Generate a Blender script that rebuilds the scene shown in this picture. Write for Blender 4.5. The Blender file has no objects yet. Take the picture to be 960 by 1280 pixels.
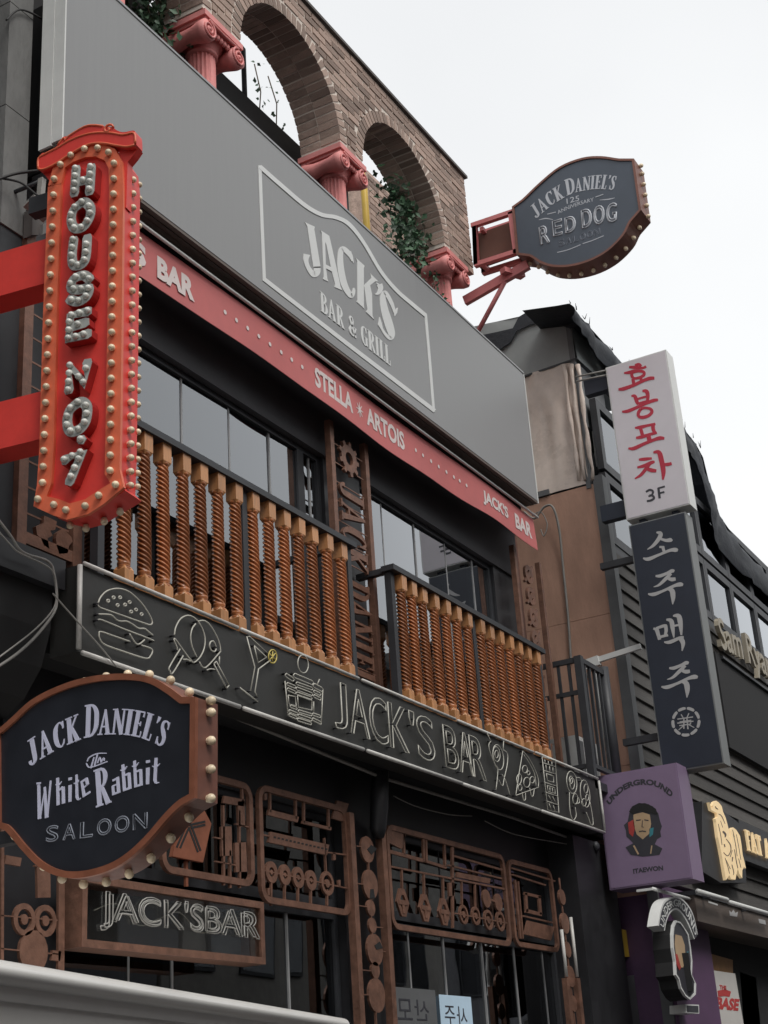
import bpy, bmesh, math, random
from mathutils import Vector, Matrix, noise
R = math.radians
sc = bpy.context.scene
col = sc.collection
rnd = random.Random(7)

# ------------------------------------------------------------------ camera
YAW, PITCH, ROLL, FPX = R(61.836), R(22.656), R(-3.970), 1825.6
CF = Vector((math.sin(YAW)*math.cos(PITCH), math.cos(YAW)*math.cos(PITCH), math.sin(PITCH)))
_r = Vector((math.cos(YAW), -math.sin(YAW), 0)); _u = _r.cross(CF)
CR = _r*math.cos(ROLL) + _u*math.sin(ROLL)
CU = -_r*math.sin(ROLL) + _u*math.cos(ROLL)
CAM = Vector((0, 0, 1.6))
cd = bpy.data.cameras.new('camera'); cam = bpy.data.objects.new('camera', cd); col.objects.link(cam)
m3 = Matrix((CR, CU, -CF)).transposed()
cam.matrix_world = Matrix.Translation(CAM) @ m3.to_4x4()
cd.sensor_fit = 'VERTICAL'; cd.sensor_height = 36; cd.lens = 36*FPX/1280
cd.clip_start = 0.05; cd.clip_end = 2000
sc.camera = cam

# ------------------------------------------------------------------ sky and sun (bright overcast)
SUN_EL, SUN_AZ = R(52), R(204)
w = bpy.data.worlds.new('World'); sc.world = w; w.use_nodes = True
nt = w.node_tree; nt.nodes.clear()
out = nt.nodes.new('ShaderNodeOutputWorld'); bg = nt.nodes.new('ShaderNodeBackground')
sky = nt.nodes.new('ShaderNodeTexSky'); sky.sky_type = 'NISHITA'; sky.sun_disc = False
sky.sun_elevation = SUN_EL; sky.sun_rotation = SUN_AZ; sky.air_density = 1; sky.dust_density = 4
tc = nt.nodes.new('ShaderNodeTexCoord')
nz = nt.nodes.new('ShaderNodeTexNoise'); nz.inputs['Scale'].default_value = 2.2; nz.inputs['Detail'].default_value = 4
nz.inputs['Roughness'].default_value = .45
rp = nt.nodes.new('ShaderNodeValToRGB')
rp.color_ramp.elements[0].position = .3; rp.color_ramp.elements[0].color = (7.4, 7.5, 7.6, 1)
rp.color_ramp.elements[1].position = .72; rp.color_ramp.elements[1].color = (8.75, 8.85, 8.85, 1)
mx = nt.nodes.new('ShaderNodeMix'); mx.data_type = 'RGBA'; mx.inputs[0].default_value = .93
nt.links.new(tc.outputs['Generated'], nz.inputs['Vector']); nt.links.new(nz.outputs['Fac'], rp.inputs[0])
nt.links.new(sky.outputs[0], mx.inputs[6]); nt.links.new(rp.outputs[0], mx.inputs[7])
nt.links.new(mx.outputs[2], bg.inputs[0]); bg.inputs[1].default_value = .1
nt.links.new(bg.outputs[0], out.inputs[0])
sl = bpy.data.lights.new('sun', 'SUN'); sl.energy = 1.5; sl.angle = R(25); sl.color = (1, .97, .93)
so = bpy.data.objects.new('sun', sl); col.objects.link(so)
# sky sun_rotation is clockwise from +Y
sd = Vector((math.sin(SUN_AZ)*math.cos(SUN_EL), math.cos(SUN_AZ)*math.cos(SUN_EL), math.sin(SUN_EL)))
so.rotation_euler = (-sd).to_track_quat('-Z', 'Y').to_euler(); so.location = (0, 0, 30)
vs = sc.view_settings
vs.view_transform = 'Standard'; vs.look = 'None'; vs.exposure = .3; vs.gamma = 1; vs.use_curve_mapping = False
sc.cycles.max_bounces = 8; sc.cycles.transparent_max_bounces = 12

# ------------------------------------------------------------------ pixel rays, frames
def ray(x, y): return CF + CR*((x-480)/FPX) - CU*((y-640)/FPX)
def onY(x, y, Y): d = ray(x, y); return CAM + d*(Y/d.y)
def onX(x, y, X): d = ray(x, y); return CAM + d*(X/d.x)
def onZ(x, y, Z): d = ray(x, y); return CAM + d*((Z-CAM.z)/d.z)
class Fr:
    """a drawing plane in the world: origin, right, up, towards the viewer"""
    def __init__(s, o, u, v=(0, 0, 1)):
        s.o = Vector(o); s.u = Vector(u).normalized(); s.v = Vector(v).normalized(); s.n = s.u.cross(s.v)
    def at(s, a, b, c=0.): return s.o + s.u*a + s.v*b + s.n*c
    def px(s, x, y):
        d = ray(x, y); t = (s.o-CAM).dot(s.n)/d.dot(s.n); p = CAM + d*t - s.o
        return p.dot(s.u), p.dot(s.v)
    def crop(s, x0, y0, k):
        def f(x, y, c=0.):
            a, b = s.px(x0+x/k, y0+y/k); return s.at(a, b, c)
        return f
    def out(s, c): return Fr(s.at(0, 0, c), s.u, s.v)
def FY(Y, X=0, Z=0): return Fr((X, Y, Z), (1, 0, 0))
def FX(X, Y=0, Z=0): return Fr((X, Y, Z), (0, -1, 0))

# ------------------------------------------------------------------ materials
M = {}
def mat(name, c, rough=.5, metal=0., var=.12, scale=6., bump=0., bscale=40., grime=0., spec=.5, rand=0., stretch=None, coat=0.):
    m = bpy.data.materials.new(name); m.use_nodes = True
    n = m.node_tree.nodes; L = m.node_tree.links
    p = n['Principled BSDF']; p.inputs['Roughness'].default_value = rough; p.inputs['Metallic'].default_value = metal
    p.inputs['Specular IOR Level'].default_value = spec; p.inputs['Coat Weight'].default_value = coat
    t = n.new('ShaderNodeTexCoord'); mp = n.new('ShaderNodeMapping')
    if stretch: mp.inputs['Scale'].default_value = stretch
    L.new(t.outputs['Object'], mp.inputs['Vector'])
    a = n.new('ShaderNodeTexNoise'); a.inputs['Scale'].default_value = scale; a.inputs['Detail'].default_value = 6
    a.inputs['Roughness'].default_value = .65; L.new(mp.outputs[0], a.inputs['Vector'])
    r = n.new('ShaderNodeValToRGB'); e = r.color_ramp.elements
    e[0].position = .28; e[1].position = .72
    e[0].color = (*[max(0, x*(1-var)) for x in c], 1); e[1].color = (*[min(1, x*(1+var)) for x in c], 1)
    L.new(a.outputs['Fac'], r.inputs[0]); cur = r.outputs[0]
    if rand:
        oi = n.new('ShaderNodeObjectInfo'); g = n.new('ShaderNodeNewGeometry')
        ad = n.new('ShaderNodeMath'); ad.operation = 'ADD'; fr = n.new('ShaderNodeMath'); fr.operation = 'FRACT'
        L.new(oi.outputs['Random'], ad.inputs[0]); L.new(g.outputs['Random Per Island'], ad.inputs[1]); L.new(ad.outputs[0], fr.inputs[0])
        mr = n.new('ShaderNodeMapRange'); mr.inputs['To Min'].default_value = 1-rand; mr.inputs['To Max'].default_value = 1+rand
        L.new(fr.outputs[0], mr.inputs[0])
        h = n.new('ShaderNodeHueSaturation'); L.new(mr.outputs[0], h.inputs['Value']); L.new(cur, h.inputs['Color']); cur = h.outputs[0]
    if grime:
        b = n.new('ShaderNodeTexNoise'); b.inputs['Scale'].default_value = 1.7; b.inputs['Detail'].default_value = 8; b.inputs['Roughness'].default_value = .7
        L.new(mp.outputs[0], b.inputs['Vector'])
        rr = n.new('ShaderNodeMapRange'); rr.inputs['From Min'].default_value = .45; rr.inputs['From Max'].default_value = .75; rr.inputs['To Max'].default_value = grime
        L.new(b.outputs['Fac'], rr.inputs[0])
        x = n.new('ShaderNodeMix'); x.data_type = 'RGBA'; L.new(rr.outputs[0], x.inputs[0]); L.new(cur, x.inputs[6]); x.inputs[7].default_value = (*[v*.45+.012 for v in c], 1)
        cur = x.outputs[2]
    L.new(cur, p.inputs['Base Color'])
    rv = n.new('ShaderNodeMapRange'); rv.inputs['To Min'].default_value = max(.02, rough-.1); rv.inputs['To Max'].default_value = min(1, rough+.12)
    L.new(a.outputs['Fac'], rv.inputs[0]); L.new(rv.outputs[0], p.inputs['Roughness'])
    if bump:
        bn = n.new('ShaderNodeTexNoise'); bn.inputs['Scale'].default_value = bscale; bn.inputs['Detail'].default_value = 5
        L.new(mp.outputs[0], bn.inputs['Vector'])
        bp = n.new('ShaderNodeBump'); bp.inputs['Strength'].default_value = bump; bp.inputs['Distance'].default_value = .01
        L.new(bn.outputs['Fac'], bp.inputs['Height']); L.new(bp.outputs[0], p.inputs['Normal'])
    M[name] = m
    return m
def glass(name, tint, ior=1.52, boost=1.8, rough=.0):
    m = bpy.data.materials.new(name); m.use_nodes = True; n = m.node_tree.nodes; L = m.node_tree.links; n.clear()
    o = n.new('ShaderNodeOutputMaterial'); mixn = n.new('ShaderNodeMixShader'); t = n.new('ShaderNodeBsdfTransparent'); g = n.new('ShaderNodeBsdfGlossy')
    t.inputs[0].default_value = (*tint, 1); g.inputs['Roughness'].default_value = rough; g.inputs[0].default_value = (.93, .96, 1, 1)
    f = n.new('ShaderNodeFresnel'); f.inputs[0].default_value = ior; mu = n.new('ShaderNodeMath'); mu.operation = 'MULTIPLY'; mu.use_clamp = True
    mu.inputs[1].default_value = boost
    tcn = n.new('ShaderNodeTexCoord'); nn = n.new('ShaderNodeTexNoise'); nn.inputs['Scale'].default_value = 1.3
    L.new(tcn.outputs['Object'], nn.inputs['Vector'])
    bp = n.new('ShaderNodeBump'); bp.inputs['Strength'].default_value = .06; bp.inputs['Distance'].default_value = .02
    L.new(nn.outputs['Fac'], bp.inputs['Height']); L.new(bp.outputs[0], g.inputs['Normal'])
    L.new(f.outputs[0], mu.inputs[0]); L.new(mu.outputs[0], mixn.inputs[0]); L.new(t.outputs[0], mixn.inputs[1]); L.new(g.outputs[0], mixn.inputs[2]); L.new(mixn.outputs[0], o.inputs[0])
    M[name] = m
def lit(name, c, e):
    m = mat(name, c, .5); p = m.node_tree.nodes['Principled BSDF']; p.inputs['Emission Color'].default_value = (*c, 1); p.inputs['Emission Strength'].default_value = e

mat('asphalt', (.05, .05, .052), .9, bump=.4, bscale=120)
mat('paving', (.22, .21, .2), .85, bump=.3)
mat('charcoal', (.07, .069, .075), .7, var=.15)
mat('black_paint', (.02, .02, .023), .45, var=.3, grime=.3)
mat('black_matte', (.017, .017, .018), .8, var=.3)
mat('black_board', (.032, .032, .03), .5, var=.25, scale=3, bump=.05, grime=.4)
mat('interior', (.02, .019, .018), .9)
mat('grey_panel', (.255, .258, .26), .42, var=.045, scale=5, bump=.03, bscale=3, stretch=(6, 1, .25))
mat('white_vinyl', (.66, .67, .66), .5, var=.04)
mat('white_metal', (.7, .71, .69), .45, var=.06, grime=.25)
mat('soffit_brown', (.12, .095, .08), .55, var=.25, stretch=(1, 12, 12), grime=.3)
mat('banner_red', (.55, .15, .145), .62, var=.07, grime=.12)
mat('banner_print', (.7, .62, .6), .6, var=.06)
mat('baluster_wood', (.39, .135, .045), .4, var=.3, scale=14, stretch=(1, 1, .25), rand=.26, coat=.15)
mat('baluster_block', (.5, .235, .095), .4, var=.25, scale=14, stretch=(3, 3, .4), rand=.15, coat=.15)
mat('neon_tube', (.5, .49, .43), .25, var=.12)
mat('neon_yellow', (.55, .45, .12), .3)
mat('neon_white', (.6, .59, .56), .35, var=.2, grime=.3)
mat('copper', (.215, .11, .075), .5, metal=.3, var=.4, scale=14, grime=.6, bump=.2, bscale=70)
mat('copper_bright', (.34, .125, .072), .4, metal=.4, var=.25, scale=9, grime=.25)
mat('sign_red', (.74, .05, .038), .45, var=.12, scale=5, grime=.22)
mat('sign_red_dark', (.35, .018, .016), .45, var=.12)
mat('sign_orange', (.75, .15, .07), .42, var=.12, grime=.12)
mat('silver', (.45, .46, .44), .4, metal=.3, var=.1)
mat('bulb_cream', (.8, .66, .46), .22, var=.12, scale=60, rand=.2)
mat('bulb_silver', (.66, .67, .62), .22, var=.1, scale=60, rand=.15)
mat('sign_black', (.017, .019, .026), .38, var=.2)
mat('sign_slate', (.06, .075, .1), .4, var=.1)
mat('print_lilac', (.58, .59, .74), .6, var=.06)
mat('print_grey', (.5, .52, .56), .6, var=.06)
mat('print_grey_dim', (.24, .26, .31), .6)
mat('rust_rim', (.2, .085, .062), .5, metal=.2, var=.25, grime=.3)
mat('pink_paint', (.74, .27, .255), .6, var=.14, scale=10, bump=.15, grime=.4)
mat('pink_steel', (.6, .2, .2), .5, var=.12, grime=.35)
mat('brown_panel', (.15, .07, .05), .7, var=.12, grime=.2)
mat('brick', (.36, .262, .215), .85, var=.3, scale=18, bump=.5, bscale=60, rand=.36)
mat('mortar', (.66, .58, .51), .95, var=.15, bump=.4, bscale=90)
mat('leaf', (.035, .085, .04), .55, var=.5, scale=5, rand=.5)
mat('stem', (.07, .05, .03), .8)
mat('stone_grey', (.16, .16, .155), .85, var=.25, scale=5, bump=.4, grime=.6, stretch=(1, 1, .4))
mat('stone_dark', (.03, .033, .037), .7, var=.3, grime=.4)
mat('cornice', (.1, .09, .085), .8, var=.25, grime=.4)
mat('rust_wall', (.52, .31, .225), .75, var=.16, scale=5, bump=.2, grime=.35, stretch=(1, 1, .35))
mat('trim_grey', (.13, .135, .14), .6, var=.15, grime=.3)
mat('plank_dark', (.075, .07, .065), .75, var=.35, scale=9, stretch=(.4, 8, 8), bump=.25, rand=.3)
mat('tarp_grey', (.29, .31, .31), .6, var=.12, scale=3, bump=.1, bscale=8)
mat('tarp_black', (.012, .015, .022), .6, var=.3, scale=5, bump=.5, bscale=25)
mat('vinyl_sheet', (.66, .56, .49), .28, var=.16, scale=3, bump=.35, bscale=5, grime=.2)
mat('white_sign', (.68, .645, .68), .45, var=.03)
mat('white_edge', (.72, .73, .71), .45, var=.05, grime=.12)
mat('hangul_red', (.5, .03, .06), .5, var=.1)
mat('hangul_grey', (.47, .47, .47), .5, var=.06)
mat('ink', (.045, .045, .055), .5)
mat('navy_sign', (.021, .028, .045), .5, var=.12, grime=.2)
mat('sign_edge_grey', (.2, .21, .21), .5, var=.12, grime=.3)
mat('purple_sign', (.25, .18, .285), .5, var=.06, grime=.1)
mat('purple_wall', (.11, .055, .12), .6, var=.14, grime=.25)
mat('face_tan', (.5, .35, .21), .6); mat('face_red', (.42, .05, .045), .6); mat('face_teal', (.05, .25, .3), .6)
mat('frame_dark', (.035, .037, .042), .5, var=.2)
mat('frame_grey', (.3, .305, .31), .45, var=.15)
mat('cream_letter', (.34, .3, .23), .5, var=.1)
lit('lit_cream', (.8, .6, .34), .32)
mat('neon_dim', (.36, .355, .33), .4, var=.2)
lit('reflection_glow', (.35, .46, .55), .3)  # glow put in to show a lit sign reflected in the shop glass
mat('paper', (.6, .58, .55), .7, var=.04)
mat('plywood', (.36, .2, .09), .65, var=.25, scale=7, stretch=(6, 1, 1))
mat('poster_red', (.5, .05, .05), .6)
mat('yellow_paint', (.55, .36, .04), .5)
mat('cable', (.02, .02, .02), .6)
mat('cable_grey', (.28, .27, .25), .6)
mat('van_white', (.82, .81, .78), .3, var=.03, coat=.3, grime=.06)
mat('rubber', (.015, .015, .015), .8)
mat('plaster_a', (.35, .33, .3), .9, var=.15, grime=.3); mat('plaster_b', (.25, .14, .1), .9, var=.2); mat('plaster_c', (.2, .2, .21), .9, var=.15)
mat('teal_glass', (.06, .16, .16), .2)
glass('window_glass', (.32, .33, .33), boost=3.2)
glass('shop_glass', (.4, .4, .4), boost=2.0)
glass('clear_cover', (.85, .85, .84), boost=.35)
glass('far_glass', (.3, .32, .34), boost=1.6)

# ------------------------------------------------------------------ mesh building
def cat(pts, k=6):
    """catmull-rom through tuples of any length"""
    if len(pts) < 3: return list(pts)
    P = [pts[0]] + list(pts) + [pts[-1]]; o = []
    for i in range(1, len(P)-2):
        a, b, c, d = P[i-1:i+3]
        for j in range(k):
            t = j/k
            o.append(tuple(.5*((2*q) + (r-p)*t + (2*p-5*q+4*r-s)*t*t + (-p+3*q-3*r+s)*t**3) for p, q, r, s in zip(a, b, c, d)))
    o.append(tuple(pts[-1])); return o
def ribbon(pts):
    L, Rr = [], []
    n = len(pts)
    for i, (x, y, wd) in enumerate(pts):
        x0, y0 = pts[max(0, i-1)][:2]; x1, y1 = pts[min(n-1, i+1)][:2]
        dx, dy = x1-x0, y1-y0; l = math.hypot(dx, dy) or 1
        nx, ny = -dy/l*wd/2, dx/l*wd/2
        L.append((x+nx, y+ny)); Rr.append((x-nx, y-ny))
    return L, Rr
class MB:
    def __init__(s): s.v = []; s.f = []; s.sm = []; s.k = 0
    def add(s, vs, fs, smooth=False):
        b = len(s.v); s.v += [Vector(p) for p in vs]; s.f += [[b+i for i in f] for f in fs]; s.sm += [smooth]*len(fs); return s
    def hexa(s, p):  # 8 points: bottom 4, top 4
        return s.add(p, [(3, 2, 1, 0), (4, 5, 6, 7), (0, 1, 5, 4), (1, 2, 6, 5), (2, 3, 7, 6), (3, 0, 4, 7)])
    def box(s, x0, x1, y0, y1, z0, z1):
        return s.hexa([(x0, y0, z0), (x1, y0, z0), (x1, y1, z0), (x0, y1, z0), (x0, y0, z1), (x1, y0, z1), (x1, y1, z1), (x0, y1, z1)])
    def fbox(s, fr, a0, a1, b0, b1, c0, c1):
        return s.hexa([fr.at(a, b, c) for c in (c0, c1) for a, b in ((a0, b0), (a1, b0), (a1, b1), (a0, b1))])
    def bar(s, p, q, wd, ht=None, up=(0, 0, 1)):
        p, q = Vector(p), Vector(q); ht = ht or wd; d = (q-p).normalized(); u = Vector(up)
        if abs(d.dot(u)) > .98: u = Vector((0, 1, 0))
        a = d.cross(u).normalized()*wd/2; b = a.cross(d).normalized()*ht/2
        return s.hexa([p-a-b, p+a-b, p+a+b, p-a+b, q-a-b, q+a-b, q+a+b, q-a+b])
    def prism(s, poly, f, c0, c1, smooth=False):
        n = len(poly); vs = [f(x, y, c1) for x, y in poly] + [f(x, y, c0) for x, y in poly]
        s.add(vs, [list(range(n)), list(range(2*n-1, n-1, -1))])
        b = len(s.v)-2*n
        for i in range(n):
            j = (i+1) % n; s.f.append([b+i, b+n+i, b+n+j, b+j]); s.sm.append(smooth)
        return s
    def ring(s, outer, inner, f, c0, c1):
        n = len(outer); vs = [f(x, y, c) for c in (c1, c0) for P in (outer, inner) for x, y in P]; fs = []
        for i in range(n):
            j = (i+1) % n
            fs += [(i, j, n+j, n+i), (2*n+i, 3*n+i, 3*n+j, 2*n+j), (i, 2*n+i, 2*n+j, j), (n+i, n+j, 3*n+j, 3*n+i)]
        return s.add(vs, fs)
    def stroke(s, pts, f, c0, c1, smooth=False, k=6):
        if smooth: pts = cat(pts, k)
        c1 = c1 + s.k*.00025; s.k = (s.k+1) % 9
        L, Q = ribbon(pts); n = len(L)
        vs = [f(x, y, c) for c in (c1, c0) for P in (L, Q) for x, y in P]; fs = []
        for i in range(n-1):
            fs += [(i, i+1, n+i+1, n+i), (i, 2*n+i, 2*n+i+1, i+1), (n+i, n+i+1, 3*n+i+1, 3*n+i)]
        fs += [(0, n, 3*n, 2*n), (n-1, 3*n-1, 4*n-1, 2*n-1)]
        return s.add(vs, fs)
    def tube(s, P, r, n=6, closed=False, caps=True):
        P = [Vector(p) for p in P]; m = len(P); rings = []
        prev = None
        for i in range(m):
            a = P[i-1] if (i or closed) else P[0]; b = P[(i+1) % m] if (i < m-1 or closed) else P[-1]
            d = (b-a)
            d = d.normalized() if d.length > 1e-9 else Vector((0, 0, 1))
            if prev is None:
                u = d.cross(Vector((0, 0, 1)));
                if u.length < .05: u = d.cross(Vector((0, 1, 0)))
            else: u = prev - d*prev.dot(d)
            u.normalize(); prev = u; v = d.cross(u)
            rr = r[i] if isinstance(r, (list, tuple)) else r
            rings.append([P[i] + (u*math.cos(2*math.pi*k/n) + v*math.sin(2*math.pi*k/n))*rr for k in range(n)])
        vs = [p for q in rings for p in q]; fs = []
        for i in range(m if closed else m-1):
            j = (i+1) % m
            for k in range(n): fs.append((i*n+k, i*n+(k+1) % n, j*n+(k+1) % n, j*n+k))
        if caps and not closed: fs += [list(range(n-1, -1, -1)), [(m-1)*n+k for k in range(n)]]
        return s.add(vs, fs, True)
    def ball(s, c, r, n=8, squash=1., ax=(0, 0, 1)):
        c = Vector(c); z = Vector(ax).normalized(); x = z.orthogonal().normalized(); y = z.cross(x)
        m = max(4, n//2+1); vs = []; fs = []
        for i in range(m+1):
            t = math.pi*i/m
            for k in range(n):
                a = 2*math.pi*k/n; vs.append(c + (x*math.cos(a)+y*math.sin(a))*r*math.sin(t) + z*r*squash*math.cos(t))
        for i in range(m):
            for k in range(n): fs.append((i*n+k, (i+1)*n+k, (i+1)*n+(k+1) % n, i*n+(k+1) % n))
        return s.add(vs, fs, True)
    def lathe(s, c, prof, n=20, flute=0., nf=0):
        c = Vector(c); m = len(prof); vs = []; fs = []
        for r, z in prof:
            for k in range(n):
                a = 2*math.pi*k/n; q = r - (flute*(k % 2) if nf else 0); vs.append(c+Vector((q*math.cos(a), q*math.sin(a), z)))
        for i in range(m-1):
            for k in range(n): fs.append((i*n+k, i*n+(k+1) % n, (i+1)*n+(k+1) % n, (i+1)*n+k))
        fs += [list(range(n-1, -1, -1)), [(m-1)*n+k for k in range(n)]]
        return s.add(vs, fs, not nf)
    def mesh(s, name, material, org=(0, 0, 0)):
        me = bpy.data.meshes.new(name); o = Vector(org)
        me.from_pydata([p-o for p in s.v], [], s.f); me.polygons.foreach_set('use_smooth', s.sm)
        me.materials.append(M[material]); me.update(); return me
    def build(s, name, material, parent=None, kind=None, label=None):
        org = Vector(parent['_o']) if parent is not None else Vector((0, 0, 0))
        ob = bpy.data.objects.new(name, s.mesh(name, material, org)); col.objects.link(ob)
        ob['_o'] = list(org)
        if parent is not None: ob.parent = parent
        if kind: ob['kind'] = kind
        if label: ob['label'] = label
        return ob
def thing(name, label, category, loc, group=None):
    o = bpy.data.objects.new(name, None); col.objects.link(o); o.location = loc; o['_o'] = list(loc); o.empty_display_size = .1
    o['label'] = label; o['category'] = category
    if group: o['group'] = group
    return o
def tag(o, label, category, group=None):
    o['label'] = label; o['category'] = category
    if group: o['group'] = group
    return o
def inst(name, me, parent, loc, rot=None, scale=None):
    """a child that shares a mesh; loc in world"""
    o = bpy.data.objects.new(name, me); col.objects.link(o); org = Vector(parent['_o'])
    o.parent = parent; o.location = Vector(loc)-org
    if rot is not None: o.rotation_euler = rot
    if scale is not None: o.scale = scale
    return o

# ------------------------------------------------------------------ lettering
def S(x0, x1, y, h=.045): return [(x0, y, h), (x1, y, h)]
T, t_ = .15, .065
def C(*p): return ('c', list(p))
GL = {
 'J': (.42, [[(.27, 1, T), (.27, .22, T)], C((.27, .3, T), (.255, .1, .13), (.16, .02, .08), (.08, .1, .09), (.08, .2, .11)), S(.12, .4, .975)]),
 'A': (.52, [[(.24, 1, .07), (.41, 0, T)], [(.25, 1, .05), (.09, 0, t_)], S(.13, .36, .32, .06), S(.0, .19, .022), S(.3, .52, .022)]),
 'C': (.44, [C((.39, .72, .03), (.36, .88, .07), (.26, .965, .06), (.14, .8, .13), (.11, .5, T), (.14, .2, .13), (.26, .035, .06), (.36, .12, .06), (.4, .28, .03)), [(.385, .98, .04), (.385, .7, .05)]]),
 'K': (.52, [[(.15, 1, T), (.15, 0, T)], [(.43, .97, .06), (.2, .5, .06)], [(.24, .56, .09), (.42, 0, T)], S(.03, .27, .978), S(.03, .27, .022), S(.34, .5, .978), S(.31, .53, .022)]),
 'S': (.42, [C((.36, .72, .03), (.33, .88, .06), (.23, .965, .06), (.12, .88, .1), (.12, .7, .12), (.22, .53, .17), (.32, .34, .14), (.31, .14, .11), (.2, .035, .06), (.1, .1, .06), (.06, .28, .03)), [(.36, .98, .04), (.36, .7, .05)], [(.06, .02, .04), (.06, .3, .05)]]),
 'D': (.5, [[(.15, 1, T), (.15, 0, T)], C((.12, .97, .06), (.3, .94, .08), (.42, .75, .14), (.44, .5, T), (.42, .25, .14), (.3, .06, .08), (.12, .03, .06)), S(.02, .2, .978), S(.02, .2, .022)]),
 'N': (.52, [[(.1, 1, t_), (.1, 0, t_)], [(.11, 1, .12), (.42, 0, .14)], [(.43, 1, t_), (.43, 0, t_)], S(0, .18, .978), S(0, .2, .022), S(.34, .52, .978)]),
 'I': (.26, [[(.13, 1, T), (.13, 0, T)], S(.0, .26, .978), S(.0, .26, .022)]),
 'E': (.42, [[(.14, 1, T), (.14, 0, T)], S(.02, .37, .97, .06), S(.02, .39, .03, .06), S(.14, .3, .51, .055), [(.365, .99, .03), (.365, .78, .05)], [(.385, .01, .03), (.385, .24, .05)], [(.3, .6, .03), (.3, .42, .04)]]),
 'L': (.38, [[(.14, 1, T), (.14, 0, T)], S(.02, .26, .978), S(.02, .36, .03, .06), [(.355, .01, .03), (.355, .27, .05)]]),
 'B': (.46, [[(.14, 1, T), (.14, 0, T)], C((.12, .97, .055), (.29, .94, .08), (.36, .77, .12), (.29, .57, .07), (.14, .54, .05)), C((.14, .54, .05), (.33, .48, .08), (.4, .27, .14), (.32, .06, .08), (.12, .03, .055)), S(.02, .2, .978), S(.02, .2, .022)]),
 'R': (.5, [[(.14, 1, T), (.14, 0, T)], C((.12, .97, .055), (.3, .94, .08), (.37, .75, .13), (.3, .53, .08), (.14, .5, .055)), [(.24, .5, .09), (.42, 0, T)], S(.02, .26, .978), S(.02, .26, .022), S(.34, .52, .022)]),
 'G': (.48, [C((.4, .72, .03), (.36, .88, .07), (.26, .965, .06), (.14, .8, .13), (.11, .5, T), (.14, .2, .13), (.26, .035, .06), (.36, .1, .08)), [(.39, .45, .13), (.39, .05, .13)], S(.28, .48, .46), [(.395, .98, .04), (.395, .7, .05)]]),
 'T': (.42, [[(.21, 1, T), (.21, 0, T)], S(.02, .4, .965, .07), [(.03, .99, .03), (.03, .76, .05)], [(.39, .99, .03), (.39, .76, .05)], S(.1, .32, .022)]),
 'O': (.48, [C((.24, .965, .06), (.13, .8, .13), (.1, .5, T), (.13, .2, .13), (.24, .035, .06), (.35, .2, .13), (.38, .5, T), (.35, .8, .13), (.24, .965, .06))]),
 '&': (.56, [C((.5, .5, .05), (.42, .18, .08), (.28, .03, .07), (.12, .12, .13), (.12, .3, .12), (.25, .52, .09), (.34, .72, .08), (.31, .9, .07), (.22, .96, .06), (.15, .85, .1), (.17, .68, .11), (.32, .35, .13), (.48, .03, .11)), S(.4, .56, .5)]),
 'F': (.4, [[(.14, 1, T), (.14, 0, T)], S(.02, .37, .97, .06), S(.14, .3, .51, .055), S(.02, .26, .022), [(.365, .99, .03), (.365, .78, .05)]]),
 "'": (.16, [[(.08, 1, .12), (.08, .88, .1), (.04, .74, .03)]]),
 ' ': (.24, []),
 # blackletter-like lower case for the saloon sign
 'W': (.72, [[(.07, 1, .1), (.2, 0, .13)], [(.36, .8, .04), (.22, 0, .06)], [(.36, .86, .1), (.48, 0, .13)], [(.62, 1, .06), (.5, 0, .06)], S(0, .16, .985, .05)]),
 'h': (.36, [[(.08, 1.02, .09), (.08, 0, .1)], [(.1, .52, .06), (.26, .62, .08)], [(.27, .62, .09), (.27, 0, .1)], C((.0, .8, .03), (.1, .74, .06), (.22, .84, .03))]),
 'i': (.2, [[(.1, .62, .1), (.1, 0, .1)], [(.1, .9, .1), (.1, .8, .1)]]),
 't': (.27, [[(.12, .95, .09), (.12, .1, .1)], C((.12, .14, .1), (.16, .02, .07), (.26, .02, .03)), C((.0, .66, .03), (.12, .62, .07), (.26, .72, .03))]),
 'e': (.36, [[(.08, .62, .09), (.08, 0, .1)], [(.06, .58, .08), (.28, .58, .08)], [(.27, .6, .09), (.27, .34, .09)], [(.1, .34, .06), (.28, .36, .06)], [(.06, .04, .08), (.3, .04, .08)]]),
 'a': (.36, [[(.27, .62, .09), (.27, 0, .1)], [(.08, .56, .08), (.28, .58, .08)], [(.08, .36, .09), (.08, 0, .09)], [(.06, .35, .06), (.28, .36, .06)], [(.06, .04, .08), (.3, .04, .08)]]),
 'b': (.36, [[(.08, 1.02, .09), (.08, 0, .1)], [(.1, .58, .07), (.27, .6, .08)], [(.27, .62, .09), (.27, 0, .1)], [(.06, .04, .08), (.28, .04, .08)], C((.0, .84, .03), (.1, .78, .06), (.22, .9, .03))]),
}
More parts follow.
